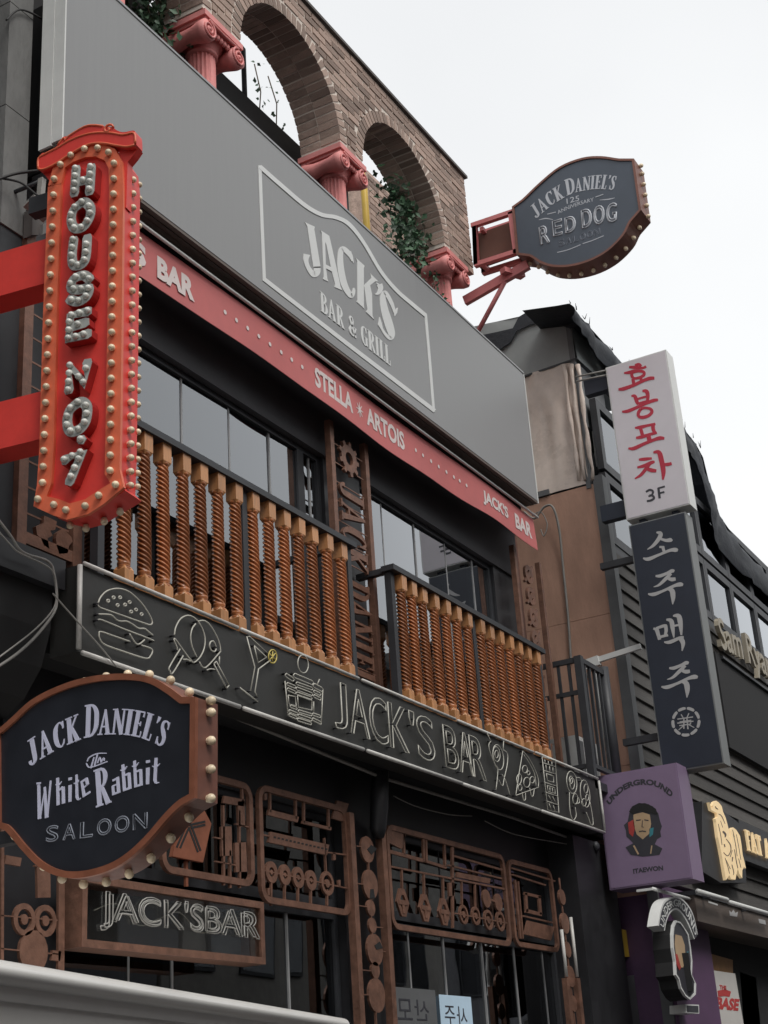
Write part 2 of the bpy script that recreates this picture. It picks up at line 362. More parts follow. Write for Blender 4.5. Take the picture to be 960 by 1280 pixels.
def serif(mb, s, f, w, h, c0, c1, track=.03, wscale=None):
    """stroke lettering; f(x, y, c) maps a strip w wide and h tall"""
    adv = [GL[ch][0]+track for ch in s]; tot = sum(adv)-track; k = w/tot; x = 0
    for ch, ad in zip(s, adv):
        for st in GL[ch][1]:
            sm = isinstance(st, tuple); P = st[1] if sm else st
            P = [(x+px_, py_, pw) for px_, py_, pw in P]
            if sm: P = cat(P, 5)
            L, Q = ribbon([(a, b, c) for a, b, c in P])
            mb.k = (mb.k+1) % 9; cc = c1+mb.k*.00025; n = len(L)
            vs = [f(a*k, b*h, c) for c in (cc, c0) for PP in (L, Q) for a, b in PP]; fs = []
            for i in range(n-1): fs += [(i, i+1, n+i+1, n+i), (i, 2*n+i, 2*n+i+1, i+1), (n+i, n+i+1, 3*n+i+1, 3*n+i)]
            fs += [(0, n, 3*n, 2*n), (n-1, 3*n-1, 4*n-1, 2*n-1)]
            mb.add(vs, fs)
        x += ad
_tc = {}
def sans(s, bold=0.):
    key = (s, bold)
    if key in _tc: return _tc[key]
    cu = bpy.data.curves.new('t', 'FONT'); cu.body = s; cu.resolution_u = 3; cu.extrude = .5; cu.offset = bold
    ob = bpy.data.objects.new('t', cu); col.objects.link(ob); bpy.context.view_layer.update()
    dg = bpy.context.evaluated_depsgraph_get(); me = bpy.data.meshes.new_from_object(ob.evaluated_get(dg))
    vs = [tuple(v.co) for v in me.vertices]; fs = [tuple(p.vertices) for p in me.polygons]
    cu.extrude = 0; bpy.context.view_layer.update(); dg = bpy.context.evaluated_depsgraph_get()
    cv = ob.to_curve(dg); outl = []
    from mathutils.geometry import interpolate_bezier
    for sp in cv.splines:
        P = []
        if sp.type == 'BEZIER':
            bp = sp.bezier_points; n = len(bp)
            for i in range(n):
                a, b = bp[i], bp[(i+1) % n]
                seg = interpolate_bezier(a.co, a.handle_right, b.handle_left, b.co, 5)
                if (a.handle_right-a.co).cross(b.co-a.co).length < 1e-5 and (b.handle_left-b.co).cross(b.co-a.co).length < 1e-5: P.append(a.co.copy())
                else: P += [q.copy() for q in seg[:-1]]
        else: P = [Vector(p.co[:3]) for p in sp.points]
        outl.append([(p.x, p.y) for p in P])
    ob.to_curve_clear(); bpy.data.objects.remove(ob); bpy.data.meshes.remove(me)
    if vs:
        x0 = min(v[0] for v in vs); x1 = max(v[0] for v in vs); y0 = min(v[1] for v in vs); y1 = max(v[1] for v in vs)
        W, H = max(1e-6, x1-x0), max(1e-6, y1-y0)
        vs = [((v[0]-x0)/W, (v[1]-y0)/H, v[2]) for v in vs]; outl = [[((p[0]-x0)/W, (p[1]-y0)/H) for p in o] for o in outl]
    _tc[key] = (vs, fs, outl); return _tc[key]
def block_text(mb, s, f, w, h, c0, c1, bold=0.):
    vs, fs, _ = sans(s, bold); mb.add([f(x*w, y*h, c1 if z > 0 else c0) for x, y, z in vs], fs)
def line_text(mb, s, f, w, h, r, c, n=5, bold=0., densify=0):
    for o in sans(s, bold)[2]:
        mb.tube([f(x*w, y*h, c) for x, y in o], r, n, closed=True)
def cell(fr, a0, b0, sx=1, sy=1, shear=0.): return lambda x, y, c=0.: fr.at(a0+x*sx+y*shear, b0+y*sy, c)
def pxcell(fr, bl, br, tl):
    """affine strip from three photo pixels lying on the frame: returns f for unit square"""
    A, B, D = [fr.at(*fr.px(*p)) for p in (bl, br, tl)]
    return lambda x, y, c=0.: A + (B-A)*x + (D-A)*y + fr.n*c
def arc_cell(fr, a_c, b_c, rad, w, rot=0.):
    """x in 0..w measured along an arc of radius rad whose top is at (a_c, b_c)"""
    def f(x, y, c=0.):
        th = (x-w/2)/rad; q = rad+y
        a, b = q*math.sin(th), q*math.cos(th)-rad
        return fr.at(a_c+a*math.cos(rot)-b*math.sin(rot), b_c+a*math.sin(rot)+b*math.cos(rot), c)
    return f

# ================================================================== SETTING
g = MB().add([(-300, -300, 0), (300, -300, 0), (300, 300, 0), (-300, 300, 0)], [(0, 1, 2, 3)]).build('road', 'asphalt', kind='structure')
p = MB().box(-20, 60, 4.05, 9.5, .004, .13).build('pavement', 'paving', kind='structure')
p = MB().box(-20, 60, -9.5, -4.2, .004, .13).build('pavement', 'paving', kind='structure')

# ------------------------------------------------------------------ the bar building
D = 4.4
BB = thing('bar_building', 'black fronted two storey bar building with long glass windows and flat roof', 'building', (8.4, 6.5, 0))
m = MB(); m.box(4.92, 12.4, 9.0, 9.2, .1, 7.5); m.box(4.92, 5.02, 4.91, 9, .1, 7.5); m.box(12.35, 12.45, 4.91, 9, .1, 3.78); m.box(11.2, 11.3, 4.91, 9, 3.98, 7.5)
m.build('wall', 'interior', BB)
MB().box(5.02, 12.35, 4.62, 9, 3.78, 3.98).build('floor_slab', 'black_matte', BB)
MB().box(4.92, 11.3, 4.91, 9.2, 7.5, 7.68).build('roof', 'stone_dark', BB)
MB().box(5.02, 11.25, 4.72, 4.86, 5.93, 6.5).build('window_header', 'charcoal', BB)
MB().box(5.0, 11.25, 4.57, 4.719, 6.44, 6.5).build('soffit', 'charcoal', BB)
MB().box(5.0, 11.08, 4.56, 4.9, 6.51, 7.68).build('upper_wall', 'black_matte', BB)
MB().box(5.02, 12.35, 4.8, 4.9, 3.42, 3.78).build('shop_header', 'black_paint', BB)
for x0, x1, y0, z0, z1 in ((5.02, 5.5, 4.74, 3.98, 5.93), (8.0, 8.5, 4.74, 3.98, 5.93), (10.75, 11.3, 4.74, 3.98, 5.93),
                           (4.9, 5.42, 4.76, .1, 3.42), (8.02, 8.5, 4.76, .1, 3.42), (11.42, 12.3, 4.56, .1, 3.7)):
    MB().box(x0, x1, y0, 4.9, z0, z1).build('pillar', 'black_paint', BB)
MB().tube([(8.32, 4.66, 3.3), (8.32, 4.66, 3.36), (8.32, 4.64, 3.5), (8.32, 4.62, 3.73)], [.035, .055, .06, .06], 12).build('corbel', 'black_paint', BB)
def window(x0, x1, z0, z1, Y, edges, glassm, framem='frame_dark', em='frame_grey', parent=BB, ew=.014):
    f = MB(); f.box(x0, x1, Y-.02, Y+.04, z1-.04, z1); f.box(x0, x1, Y-.02, Y+.04, z0, z0+.06)
    f.box(x0, x0+.04, Y-.02, Y+.04, z0+.06, z1-.04); f.box(x1-.04, x1, Y-.02, Y+.04, z0+.06, z1-.04)
    fo = f.build('window_frame', framem, parent)
    xs = [x0+.04]+[e for e in edges if x0+.1 < e < x1-.1]+[x1-.04]
    for a, b in zip(xs[:-1], xs[1:]):
        tl = rnd.uniform(-.006, .006)
        MB().hexa([(a+.008, Y+.004, z0+.06), (b-.008, Y+.004+tl, z0+.06), (b-.008, Y+.014+tl, z0+.06), (a+.008, Y+.014, z0+.06),
                   (a+.008, Y+.004, z1-.04), (b-.008, Y+.004+tl, z1-.04), (b-.008, Y+.014+tl, z1-.04), (a+.008, Y+.014, z1-.04)]).build('pane', glassm, fo)
    for e in xs[1:-1]: MB().box(e-ew/2, e+ew/2, Y-.004, Y+.02, z0+.06, z1-.04).build('mullion', em, fo)
    return fo
WY = 4.79
e1 = [onY(226, 470, WY).x, onY(285, 510, WY).x, onY(336, 560, WY).x]
e2 = [onY(369, 570, WY).x, onY(385, 570, WY).x]
window(5.5, 7.75, 3.98, 5.93, WY, e1, 'window_glass'); 
window(7.75, 8.0, 3.98, 5.93, WY, e2, 'window_glass')
e3 = [onY(x, y, WY).x for x, y in ((475, 625), (516, 650), (555, 680), (589, 700), (624, 730))]
window(8.5, 10.75, 3.98, 5.93, WY, e3, 'window_glass')
SY = 4.84
window(5.42, 8.02, .3, 2.82, SY, [onY(160, 1230, SY).x, onY(215, 1230, SY).x, onY(360, 1200, SY).x, onY(413, 1200, SY).x], 'shop_glass')
window(8.5, 11.42, .3, 2.82, SY, [onY(x, 1220, SY).x for x in (513, 557, 605, 645, 680)], 'shop_glass')
window(5.42, 8.02, 2.84, 3.42, SY, [6.2, 6.97], 'shop_glass', em='frame_dark')
window(8.5, 11.42, 2.84, 3.42, SY, [9.5, 10.4], 'shop_glass', em='frame_dark')
# a bar counter and shelves inside, glimpsed through the glass
m = MB(); m.box(5.6, 8, 6.9, 7.3, .15, 1.2)
for z in (1.5, 2.0, 2.5): m.box(5.6, 11.2, 8.6, 8.9, z, z+.03)
m.build('back_shelf', 'soffit_brown', BB)

# ------------------------------------------------------------------ roof terrace
RT = thing('terrace_parapet', 'low black parapet with bent steel posts on the roof behind the pink columns', 'parapet', (7.6, 5.35, 7.68))
MB().box(5.0, 9.0, 5.3, 5.4, 7.68, onY(320, 131, 5.3).z).build('parapet_wall', 'black_matte', RT)
zt = onY(320, 131, 5.3).z
for px_, py_ in ((304, 62), (262, 20)):
    q = onY(px_, py_, 5.35)
    MB().tube([(q.x, 5.35, zt-.1), (q.x, 5.35, q.z), (q.x-.12, 5.35, q.z+.02)], .022, 8).build('post', 'frame_dark', RT)
a, b = onY(455, 235, 5.7), onY(455, 300, 5.7)
tag(MB().tube([(a.x, 5.7, 7.68), (a.x, 5.7, a.z+.1), (a.x+.03, 5.75, a.z+.3)], .035, 10).build('vent_pipe', 'yellow_paint'), 'yellow painted pipe standing on the roof behind the middle pink column', 'pipe')
BX = thing('roof_hut', 'dark boarded rooftop hut behind the middle pink column', 'hut', (9.0, 6.9, 7.68))
hx0, hx1 = onY(436, 245, 6.4).x-.6, onY(450, 250, 6.4).x
MB().box(hx0, hx1, 6.4, 7.4, 7.68, onY(440, 245, 6.4).z).build('wall', 'black_matte', BX)
MB().box(hx0-.06, hx1+.06, 6.34, 7.46, onY(440, 245, 6.4).z, onY(440, 245, 6.4).z+.05).build('roof', 'frame_dark', BX)

# ------------------------------------------------------------------ brick arcade
AY0, AY1 = 4.75, 5.13
ZB, ZC, ZT = 8.95, 8.99, 10.05
ARCH = [(6.38, .30), (7.855, .705), (9.665, .735)]
AX0, AX1 = 5.72, 11.0
AR = thing('brick_arcade', 'weathered brown brick arcade of round arches on pink columns along the roof', 'arcade', (8.6, 4.94, 7.68))
# mortar core: profile polygon
prof = [(AX0+.008, ZB+.008)]
for cx, r in ARCH:
    prof.append((cx-r-.012, ZB+.008))
    for i in range(25):
        th = math.pi - math.pi*i/24; prof.append((cx+(r+.006)*math.cos(th), ZC+(r+.006)*math.sin(th)))
    prof.append((cx+r+.006, ZB+.008))
prof += [(AX1-.008, ZB+.008), (AX1-.008, ZT), (AX0+.008, ZT)]
m = MB(); n = len(prof)
# split the core at the arch crowns so that no polygon is strongly concave
def core_piece(pts):
    m.prism(pts, lambda x, y, c: Vector((x, c, y)), AY0+.003, AY1-.003)
edges = [AX0+.008]+[c for c, _ in ARCH]+[AX1-.008]
for i in range(len(edges)-1):
    pts = []
    if i > 0:
        cx, r = ARCH[i-1]; pts += [(cx+(r+.006)*math.sin(math.pi/2*k/12), ZC+(r+.006)*math.cos(math.pi/2*k/12)) for k in range(13)] + [(cx+r+.006, ZB+.008)]
    else: pts += [(AX0+.008, ZB+.008)]
    if i < len(ARCH):
        cx, r = ARCH[i]; pts += [(cx-r-.012, ZB+.008)] + [(cx-(r+.006)*math.cos(math.pi/2*k/12), ZC+(r+.006)*math.sin(math.pi/2*k/12)) for k in range(13)]
    else: pts += [(AX1-.008, ZB+.008)]
    pts += [(edges[i+1], ZT), (edges[i], ZT)]
    core_piece(pts)
core = m.build('mortar_core', 'mortar', AR)
def unit_brick(name, matn, jitter=.0):
    b = MB(); e = .06
    vs = [Vector((x, y, z)) for z in (-.5, .5) for x, y in ((-.5, -.5), (.5, -.5), (.5, .5), (-.5, .5))]
    for v in vs: v += Vector((rnd.uniform(-1, 1)*.02, 0, rnd.uniform(-1, 1)*.05))
    b.hexa(vs); return b.mesh(name, matn)
BR = [unit_brick('brick', 'brick') for _ in range(5)]
CH, BL, J = .055, .193, .0145
nc = int((ZT-ZB)/(CH+J)); CH = (ZT-ZB)/nc - J
front = []; rest = MB()
for i in range(nc):
    z0 = ZB + i*(CH+J); zm = z0+CH/2; iv = [(AX0, AX1)]
    for cx, r in ARCH:
        ro = r+.115
        if zm-ZC < ro:
            hw = math.sqrt(max(0, ro*ro-(max(0, zm-ZC))**2)) if zm > ZC else ro
            # below the springing the jamb keeps the ring thickness of plain brick
            nv = []
            for a0, a1 in iv:
                if cx-hw > a0: nv.append((a0, min(a1, cx-hw)))
                if cx+hw < a1: nv.append((max(a0, cx+hw), a1))
            iv = nv
    for a0, a1 in iv:
        x = AX0 - (BL+J)*(.5 if i % 2 else 0)
        while x < a1:
            s0, s1 = max(x, a0+J/2), min(x+BL, a1-J/2)
            if s1-s0 > .025: front.append((s0, s1, z0, z0+CH))
            x += BL+J
for s0, s1, z0, z1 in front:
    d = rnd.uniform(-.003, .004)
    if s1 > 6.55:
        inst('brick', rnd.choice(BR), AR, ((s0+s1)/2, AY0+.02+d, (z0+z1)/2), scale=(s1-s0, .05, z1-z0))
    else: rest.box(s0, s1, AY0+d, AY0+.05, z0, z1)
# end face bricks (right end) and arch rings
for i in range(nc):
    z0 = ZB+i*(CH+J)
    for k in range(2): rest.box(AX1-.03, AX1, AY0+.056+k*.165, AY0+.21+k*.165, z0, z0+CH)
for ai, (cx, r) in enumerate(ARCH):
    nv = int(math.pi*r/.0655); st = math.pi/nv
    for row, (y0, y1) in enumerate(((AY0-.003, AY0+.183), (AY0+.193, AY1))):
        for k in range(nv):
            th = st*(k+.5); wd = st*r-.013; rr0 = r+rnd.uniform(-.003, .003)
            c = Vector((cx+(rr0+.053)*math.cos(th), (y0+y1)/2, ZC+(rr0+.053)*math.sin(th)))
            if row == 0 and ai > 0:
                inst('brick', rnd.choice(BR), AR, c, rot=(0, -th, 0), scale=(.106, y1-y0, wd))
            else:
                e = Vector((math.cos(th), 0, math.sin(th)))*.053; q = Vector((-math.sin(th), 0, math.cos(th)))*wd/2; h = Vector((0, (y1-y0)/2, 0))
                rest.hexa([c-e-q-h, c+e-q-h, c+e+q-h, c-e+q-h, c-e-q+h, c+e-q+h, c+e+q+h, c-e+q+h])
rest.build('brick_remainder', 'brick', AR, kind='stuff')
MB().box(AX0-.02, AX1+.025, AY0-.03, AY1+.03, ZT+.001, ZT+.03).build('coping', 'cornice', AR)
# pink ionic columns
def column(cx, cw):
    cy = (AY0+AY1)/2
    m = MB(); prof = [(.135, 7.69), (.135, 7.74), (.118, 7.76)] + [(.118-.006*k, 7.76+k*.25) for k in range(1, 4)] + [(.1, 8.78)]
    m.lathe((cx, cy, 0), prof, 40, flute=.009, nf=20); sh = m.build('column', 'pink_paint', AR)
    m = MB(); hw = min(.24, cw/2+.01)
    m.box(cx-hw, cx+hw, AY0-.015, AY1+.015, 8.90, 8.948); m.box(cx-hw+.02, cx+hw-.02, AY0, AY1, 8.875, 8.899)
    m.build('abacus', 'pink_paint', sh)
    m = MB(); m.lathe((cx, cy, 0), [(.1, 8.74), (.118, 8.75), (.118, 8.77), (.108, 8.775), (.15, 8.83), (.155, 8.874)], 24)
    vx = hw-.055
    for s in (-1, 1):
        xx = cx+s*vx
        P = [(0, AY0-.005), (.0, AY0+.05), (1, AY0+.19), (0, AY1-.05), (0, AY1+.005)]
        m.tube([(xx, AY0-.005, 8.80), (xx, AY0+.04, 8.80), (xx, AY0+.12, 8.805), (xx, cy, 8.812), (xx, AY1-.12, 8.805), (xx, AY1-.04, 8.80), (xx, AY1+.005, 8.80)], [.082, .082, .062, .055, .062, .082, .082], 18)
    m.build('capital', 'pink_paint', sh)
    m = MB()
    for s in (-1, 1):
        xx = cx+s*vx
        sp = [(xx+s*(.078-.066*t/22)*math.cos(t*.57+1.57), AY0-.012, 8.80+(.078-.066*t/22)*math.sin(t*.57+1.57)) for t in range(23)]
        m.tube(sp, .010, 6); m.ball((xx, AY0-.01, 8.80), .018, 8)
    m.tube([(cx-vx, AY0-.012, 8.878), (cx, AY0-.012, 8.868), (cx+vx, AY0-.012, 8.878)], .012, 6)
    for k in range(-2, 3): m.ball((cx+k*.04, AY0+.02, 8.835), .02, 8, squash=1.3)
    m.build('volute_scroll', 'pink_paint', sh)
for cx, cw in ((5.9, .34), (6.925, .45), (8.745, .40), (10.63, .42)): column(cx, cw)

# inner brick wall glimpsed through the right-hand arch
IW = thing('inner_brick_wall', 'brown brick wall stub seen through the right hand arch', 'wall', (10.4, 5.9, 7.68))
wx0, wx1 = onY(462, 240, 5.8).x, onY(462, 240, 5.8).x+1.0
wz1 = onY(470, 222, 5.8).z
MB().box(wx0, wx1, 5.808, 6.05, 7.68, wz1-.004).build('mortar_core', 'brick', IW)
k = 0; z = 8.2
while z < wz1-.05:
    x = wx0-(.1 if k % 2 else 0)
    while x < wx1:
        s0, s1 = max(x, wx0), min(x+.195, wx1)
        if s1-s0 > .03: inst('brick', rnd.choice(BR), IW, ((s0+s1)/2, 5.82, z+.029), scale=(s1-s0, .04, .0585))
        x += .2055
    z += .069; k += 1
# ivy
def ivy(name, label, pts, nleaf, spread, size):
    t = thing(name, label, 'plant', pts[-1]); s = MB(); s.tube([Vector(p) for p in pts], .006, 5); s.build('stem', 'stem', t)
    lf = MB(); P = cat([tuple(p) for p in pts], 8)
    for i in range(nleaf):
        c = Vector(rnd.choice(P)) + Vector((rnd.gauss(0, spread[0]), rnd.gauss(0, spread[1]), rnd.gauss(0, spread[2])))
        a = rnd.uniform(0, 6.28); n = Vector((rnd.uniform(-1, .4), rnd.uniform(-1.2, .2), rnd.uniform(-.6, .8))).normalized()
        u = n.orthogonal().normalized(); v = n.cross(u); u, v = u*math.cos(a)+v*math.sin(a), v*math.cos(a)-u*math.sin(a)
        q = size*rnd.uniform(.6, 1.2)
        lf.add([c-u*q, c-u*q*.2+v*q*.7+n*q*.15, c+u*q, c-u*q*.2-v*q*.7+n*q*.15, c+u*q*.3+v*q*.35, c+u*q*.3-v*q*.35], [(0, 1, 4, 2), (0, 2, 5, 3)])
    lf.build('foliage', 'leaf', t, kind='stuff'); return t
q = [onY(495, 245, 5.05), onY(505, 265, 5.05), onY(512, 290, 5.0), onY(520, 310, 4.95), onY(500, 320, 5.0)]
ivy('ivy_plant', 'dark green ivy clump hanging inside the right hand brick arch', q, 760, (.15, .06, .11), .036)
q = [onY(548, 270, 4.95), onY(550, 290, 4.95), onY(549, 312, 4.95)]
ivy('ivy_plant', 'thin ivy shoot on the brick pier beside the right hand pink column', q, 60, (.04, .04, .06), .03)
q = [onY(545, 345, 4.8), onY(540, 360, 4.8), onY(550, 370, 4.8)]
ivy('ivy_plant', 'dry creeper clinging to the right hand pink column capital', q, 50, (.06, .03, .04), .022)
q = [onY(190, -15, 5.1), onY(185, 10, 5.1), onY(192, 35, 5.1), onY(205, 60, 5.1)]
ivy('ivy_plant', 'green conifer shrub at the top left behind the grey sign board', q, 380, (.13, .08, .12), .035)
for i, (x0, y0, x1, y1) in enumerate(((318, 80, 322, 150), (335, 95, 345, 165))):
    q = [onY(x0, y0, 5.6), onY((x0+x1)/2+6, (y0+y1)/2, 5.6), onY(x1, y1+25, 5.6)]
    ivy('climber_vine', ['bare wiry vine against the sky beside the bent steel post', 'bare wiry vine against the sky inside the left arch'][i], q[::-1], 22, (.1, .05, .16), .026)
q = [onY(245, 0, 5.5), onY(255, 15, 5.5), onY(240, 30, 5.5)]
ivy('climber_vine', 'bare twiggy vine against the sky left of the first brick pier', q, 60, (.1, .05, .1), .02)

# ------------------------------------------------------------------ grey sign board
GB = thing('sign_board', 'long plain grey sign board with white outlined bar and grill lettering', 'sign', (8.0, 4.45, 6.55))
zb, zt2 = 6.55, 7.815; gx0, gx1 = 4.89, 11.09
f = FY(D)
MB().box(gx0, gx1, D, D+.03, zb, zt2).build('face_panel', 'grey_panel', GB)
MB().box(gx0-.005, gx1+.005, D-.006, D+.034, zt2+.001, zt2+.018).build('top_trim', 'frame_grey', GB)
MB().box(gx1+.001, gx1+.012, D-.004, D+.15, zb-.02, zt2).build('end_trim', 'white_metal', GB)
MB().box(gx0+.02, gx1, D+.031, D+.15, zb+.03, zt2-.02).build('back_box', 'frame_dark', GB)
MB().box(gx0-.012, gx0-.001, D-.002, D+.07, zb-.005, zt2+.6).build('side_panel', 'white_metal', GB)
MB().box(gx0-.016, gx0-.001, D+.073, D+.16, zb-.02, zt2+.6).build('side_panel', 'white_metal', GB)
for k in range(4): MB().box(gx0, gx1, D+.003+k*.038, D+.036+k*.038, zb-.022-(.004 if k % 2 else 0), zb-.001).build('soffit_board', 'soffit_brown', GB)
c5 = f.crop(300, 180, 2.6667)
m = MB(); m.stroke([(65, 72, 10), (72, 260, 10), (80, 455, 10)], c5, -.001, .004)
m.stroke([(78, 450, 13), (360, 669, 13), (648, 890, 13)], c5, -.001, .004); m.stroke([(645, 893, 8), (632, 730, 8), (618, 570, 8)], c5, -.001, .004)
m.stroke([(65, 76, 13), (140, 142, 13), (215, 205, 13), (270, 236, 13), (318, 245, 13), (362, 268, 13), (410, 328, 11), (468, 425, 11), (520, 488, 12), (570, 532, 12), (618, 572, 12)], c5, -.001, .0045, smooth=True)
m.build('outline', 'white_vinyl', GB)
cJ = f.crop(360, 260, 6.4); cS = f.crop(380, 330, 6.4)
def plate(name, strokes, cm, polys=()):
    m = MB()
    for i_, P in enumerate(polys): m.prism(P, cm, -.001, .004+.0004*i_)
    for sm, P in strokes: m.stroke(P, cm, -.001, .004, smooth=sm)
    return m.build(name, 'white_vinyl', GB)
plate('letter', [(1, [(229, 470, 56), (228, 515, 52), (200, 530, 46), (160, 480, 34), (141, 420, 38), (148, 372, 52)])], cJ, [[(132, 115), (211, 151), (207, 172), (258, 480), (201, 480), (152, 150)]])
plate('letter', [], cJ, [[(268, 186), (326, 224), (336, 262), (418, 630), (432, 660), (370, 634), (374, 610), (345, 500), (305, 300)], [(256, 180), (300, 210), (294, 300), (300, 480), (311, 566), (320, 590), (278, 571), (284, 552), (272, 300), (268, 205)], [(292, 450), (350, 480), (352, 512), (294, 482)]])
plate('letter', [(1, [(512, 425, 14), (492, 375, 36), (440, 328, 40), (418, 360, 40), (418, 470, 50), (440, 590, 52), (472, 665, 46), (505, 705, 34), (524, 665, 24), (522, 640, 10)]), (0, [(488, 350, 26), (508, 395, 18), (520, 440, 4)])], cJ)
plate('letter', [], cJ, [[(538, 398), (610, 464), (603, 482), (604, 785), (608, 808), (547, 752), (553, 736), (551, 430)], [(655, 525), (720, 590), (694, 588), (612, 652), (604, 622), (664, 562)], [(608, 640), (650, 606), (668, 690), (672, 862), (686, 895), (620, 832), (632, 815)]])
plate('letter', [(1, [(728, 612, 46), (738, 645, 40), (722, 680, 26), (694, 692, 6)]), (0, [(705, 600, 10), (745, 630, 10)])], cJ)
plate('letter', [(1, [(722, 395, 14), (700, 320, 30), (650, 232, 32), (628, 262, 42), (640, 360, 58), (675, 480, 66), (698, 560, 54), (688, 594, 34), (650, 566, 22), (614, 510, 18)]), (0, [(745, 352, 6), (728, 385, 30), (722, 418, 4)]), (0, [(602, 425, 4), (605, 485, 32), (628, 540, 8)])], cS)
m = MB(); cB = [f.px(380+x/6.4, 330+y/6.4) for x, y in ((130, 375), (690, 800), (120, 212), (640, 632))]
a0, b0 = cB[0]; a1 = cB[1][0]; h = cB[2][1]-cB[0][1]
serif(m, 'BAR & GRILL', cell(f, a0, b0), a1-a0, h, -.001, .004, track=.02)
m.build('lettering', 'white_vinyl', GB)

# ------------------------------------------------------------------ red banner
RB = thing('red_banner', 'long faded red fabric banner with beer slogans under the grey sign board', 'banner', (8.2, 4.5, 6.14))
BY = 4.5; bx0, bx1 = onY(160, 300, BY).x, onY(668, 660, BY).x
fb = FY(BY)
def banner_z(x, top):
    u = (x-bx0)/(bx1-bx0)
    return (6.435 if top else 6.135) + (.0 if top else .012*math.sin(u*9)+.006*math.sin(u*31))
m = MB(); N = 120; vs = []; fs = []
def by(x, v): return BY - .006*math.sin(x*5.1)*(1-v) - .01*math.sin(x*1.9+v)
for i in range(N+1):
    x = bx0+(bx1-bx0)*i/N
    for j in range(5):
        v = j/4; vs.append((x, by(x, v), banner_z(x, 0)*(1-v)+banner_z(x, 1)*v))
for i in range(N):
    for j in range(4): a = i*5+j; fs.append((a, a+5, a+6, a+1))
nb = len(vs); vs += [(x, y+.004, z) for x, y, z in vs]; fs += [tuple(nb+k for k in ff[::-1]) for ff in fs]
m.add(vs, fs, True); m.build('cloth', 'banner_red', RB)
def bprint(name, fn):
    m = MB(); fn(m)
    m.v = [Vector((p.x, by(p.x, .5)-.0035-(BY-p.y)*.2, p.z)) for p in m.v]; m.build(name, 'banner_print', RB)
def btext(s, x0, x1, y0, y1, frac=.55, bold=.03, ser=False):
    a0, a1 = fb.px(x0, y0)[0], fb.px(x1, y1)[0]; h = .3*frac; b = 6.285-h/2
    def go(m):
        if ser: serif(m, s, cell(fb, a0, b), a1-a0, h, 0, .001)
        else: block_text(m, s, cell(fb, a0, b), a1-a0, h, 0, .001, bold)
    bprint('lettering', go)
btext("S", 166, 184, 313, 318, .5, .05); btext("BAR", 198, 243, 340, 365, .5, .05)
btext('STELLA', 392, 441, 478, 512, .5, .035); btext('ARTOIS', 459, 506, 522, 552, .5, .035)
btext("JACK'S", 602, 634, 622, 645, .46, .04); btext("BAR", 643, 664, 652, 668, .46, .04)
def dots(m):
    for x, y in [(280, 392), (294, 403), (308, 413), (322, 423), (336, 433), (350, 443), (363, 452), (376, 461)] + [(520, 559), (529, 566), (539, 571), (548.5, 578), (558, 585), (567, 592), (574, 598), (582, 603)]:
        a, _ = fb.px(x, y); r = .016
        m2 = MB(); m2.prism([(a+r*math.cos(k*.785), 6.285+r*math.sin(k*.785)) for k in range(8)], fb.at, 0, .001)
        m2.v = [Vector((p.x, by(p.x, .5)-.0035-(BY-p.y)*.2, p.z)) for p in m2.v]; m2.build('printed_dot', 'banner_print', RB)
    a, _ = fb.px(450, 515)
    for k in range(4):
        t = k*math.pi/4; m.stroke([(a-.05*math.cos(t), 6.285-.06*math.sin(t), .006), (a, 6.285, .016), (a+.05*math.cos(t), 6.285+.06*math.sin(t), .006)], fb.at, 0, .001)
bprint('printed_star', dots)
MB().tube([(bx0-.05, BY-.03, 6.455), (bx1+.03, BY-.03, 6.455)], .011, 8).build('top_rail', 'white_metal', RB)

# ------------------------------------------------------------------ balcony railings with twisted balusters
RZ0, RZ1 = 4.185, 5.10
def baluster_mesh():
    m = MB(); r0 = .0325; z0, z1 = .105, RZ1-RZ0-.10; n = 40; rows = 190; vs = []; fs = []
    for i in range(rows+1):
        z = z0+(z1-z0)*i/rows; u = i/rows
        amp = .0068*min(1, u*12, (1-u)*12); taper = 1-.10*u
        for k in range(n):
            a = 2*math.pi*k/n; w_ = math.sin(5*a+z*2*math.pi/.0275)
            r = (r0*taper)+amp*(1-2*(.5-.5*w_)**1.5); vs.append((r*math.cos(a), r*math.sin(a), z))
    for i in range(rows):
        for k in range(n): fs.append((i*n+k, i*n+(k+1) % n, (i+1)*n+(k+1) % n, (i+1)*n+k))
    m.add(vs, fs, True)
    for zz in (z0, z1): m.lathe((0, 0, zz), [(.028, -.03), (.036, -.02), (.036, -.008), (.03, 0), (.035, .01), (.035, .02), (.028, .03)], 20)
    me = m.mesh('baluster', 'baluster_wood'); nf = len(m.f)
    b = MB(); b.v = m.v; b.f = m.f; b.sm = m.sm
    h = .036; b.box(-h, h, -h, h, 0, .085); b.box(-h, h, -h, h, RZ1-RZ0-.105, RZ1-RZ0)
    # chamfer-like neck
    for zz, s in ((.085, 1), (RZ1-RZ0-.105, -1)):
        b.hexa([(-h, -h, zz), (h, -h, zz), (h, h, zz), (-h, h, zz), (-h*.72, -h*.72, zz+s*.02), (h*.72, -h*.72, zz+s*.02), (h*.72, h*.72, zz+s*.02), (-h*.72, h*.72, zz+s*.02)])
    me = b.mesh('baluster', 'baluster_wood'); me.materials.append(M['baluster_block'])
    for i, pl in enumerate(me.polygons):
        if i >= nf: pl.material_index = 1
    return me
BM = baluster_mesh()
RY = 4.455
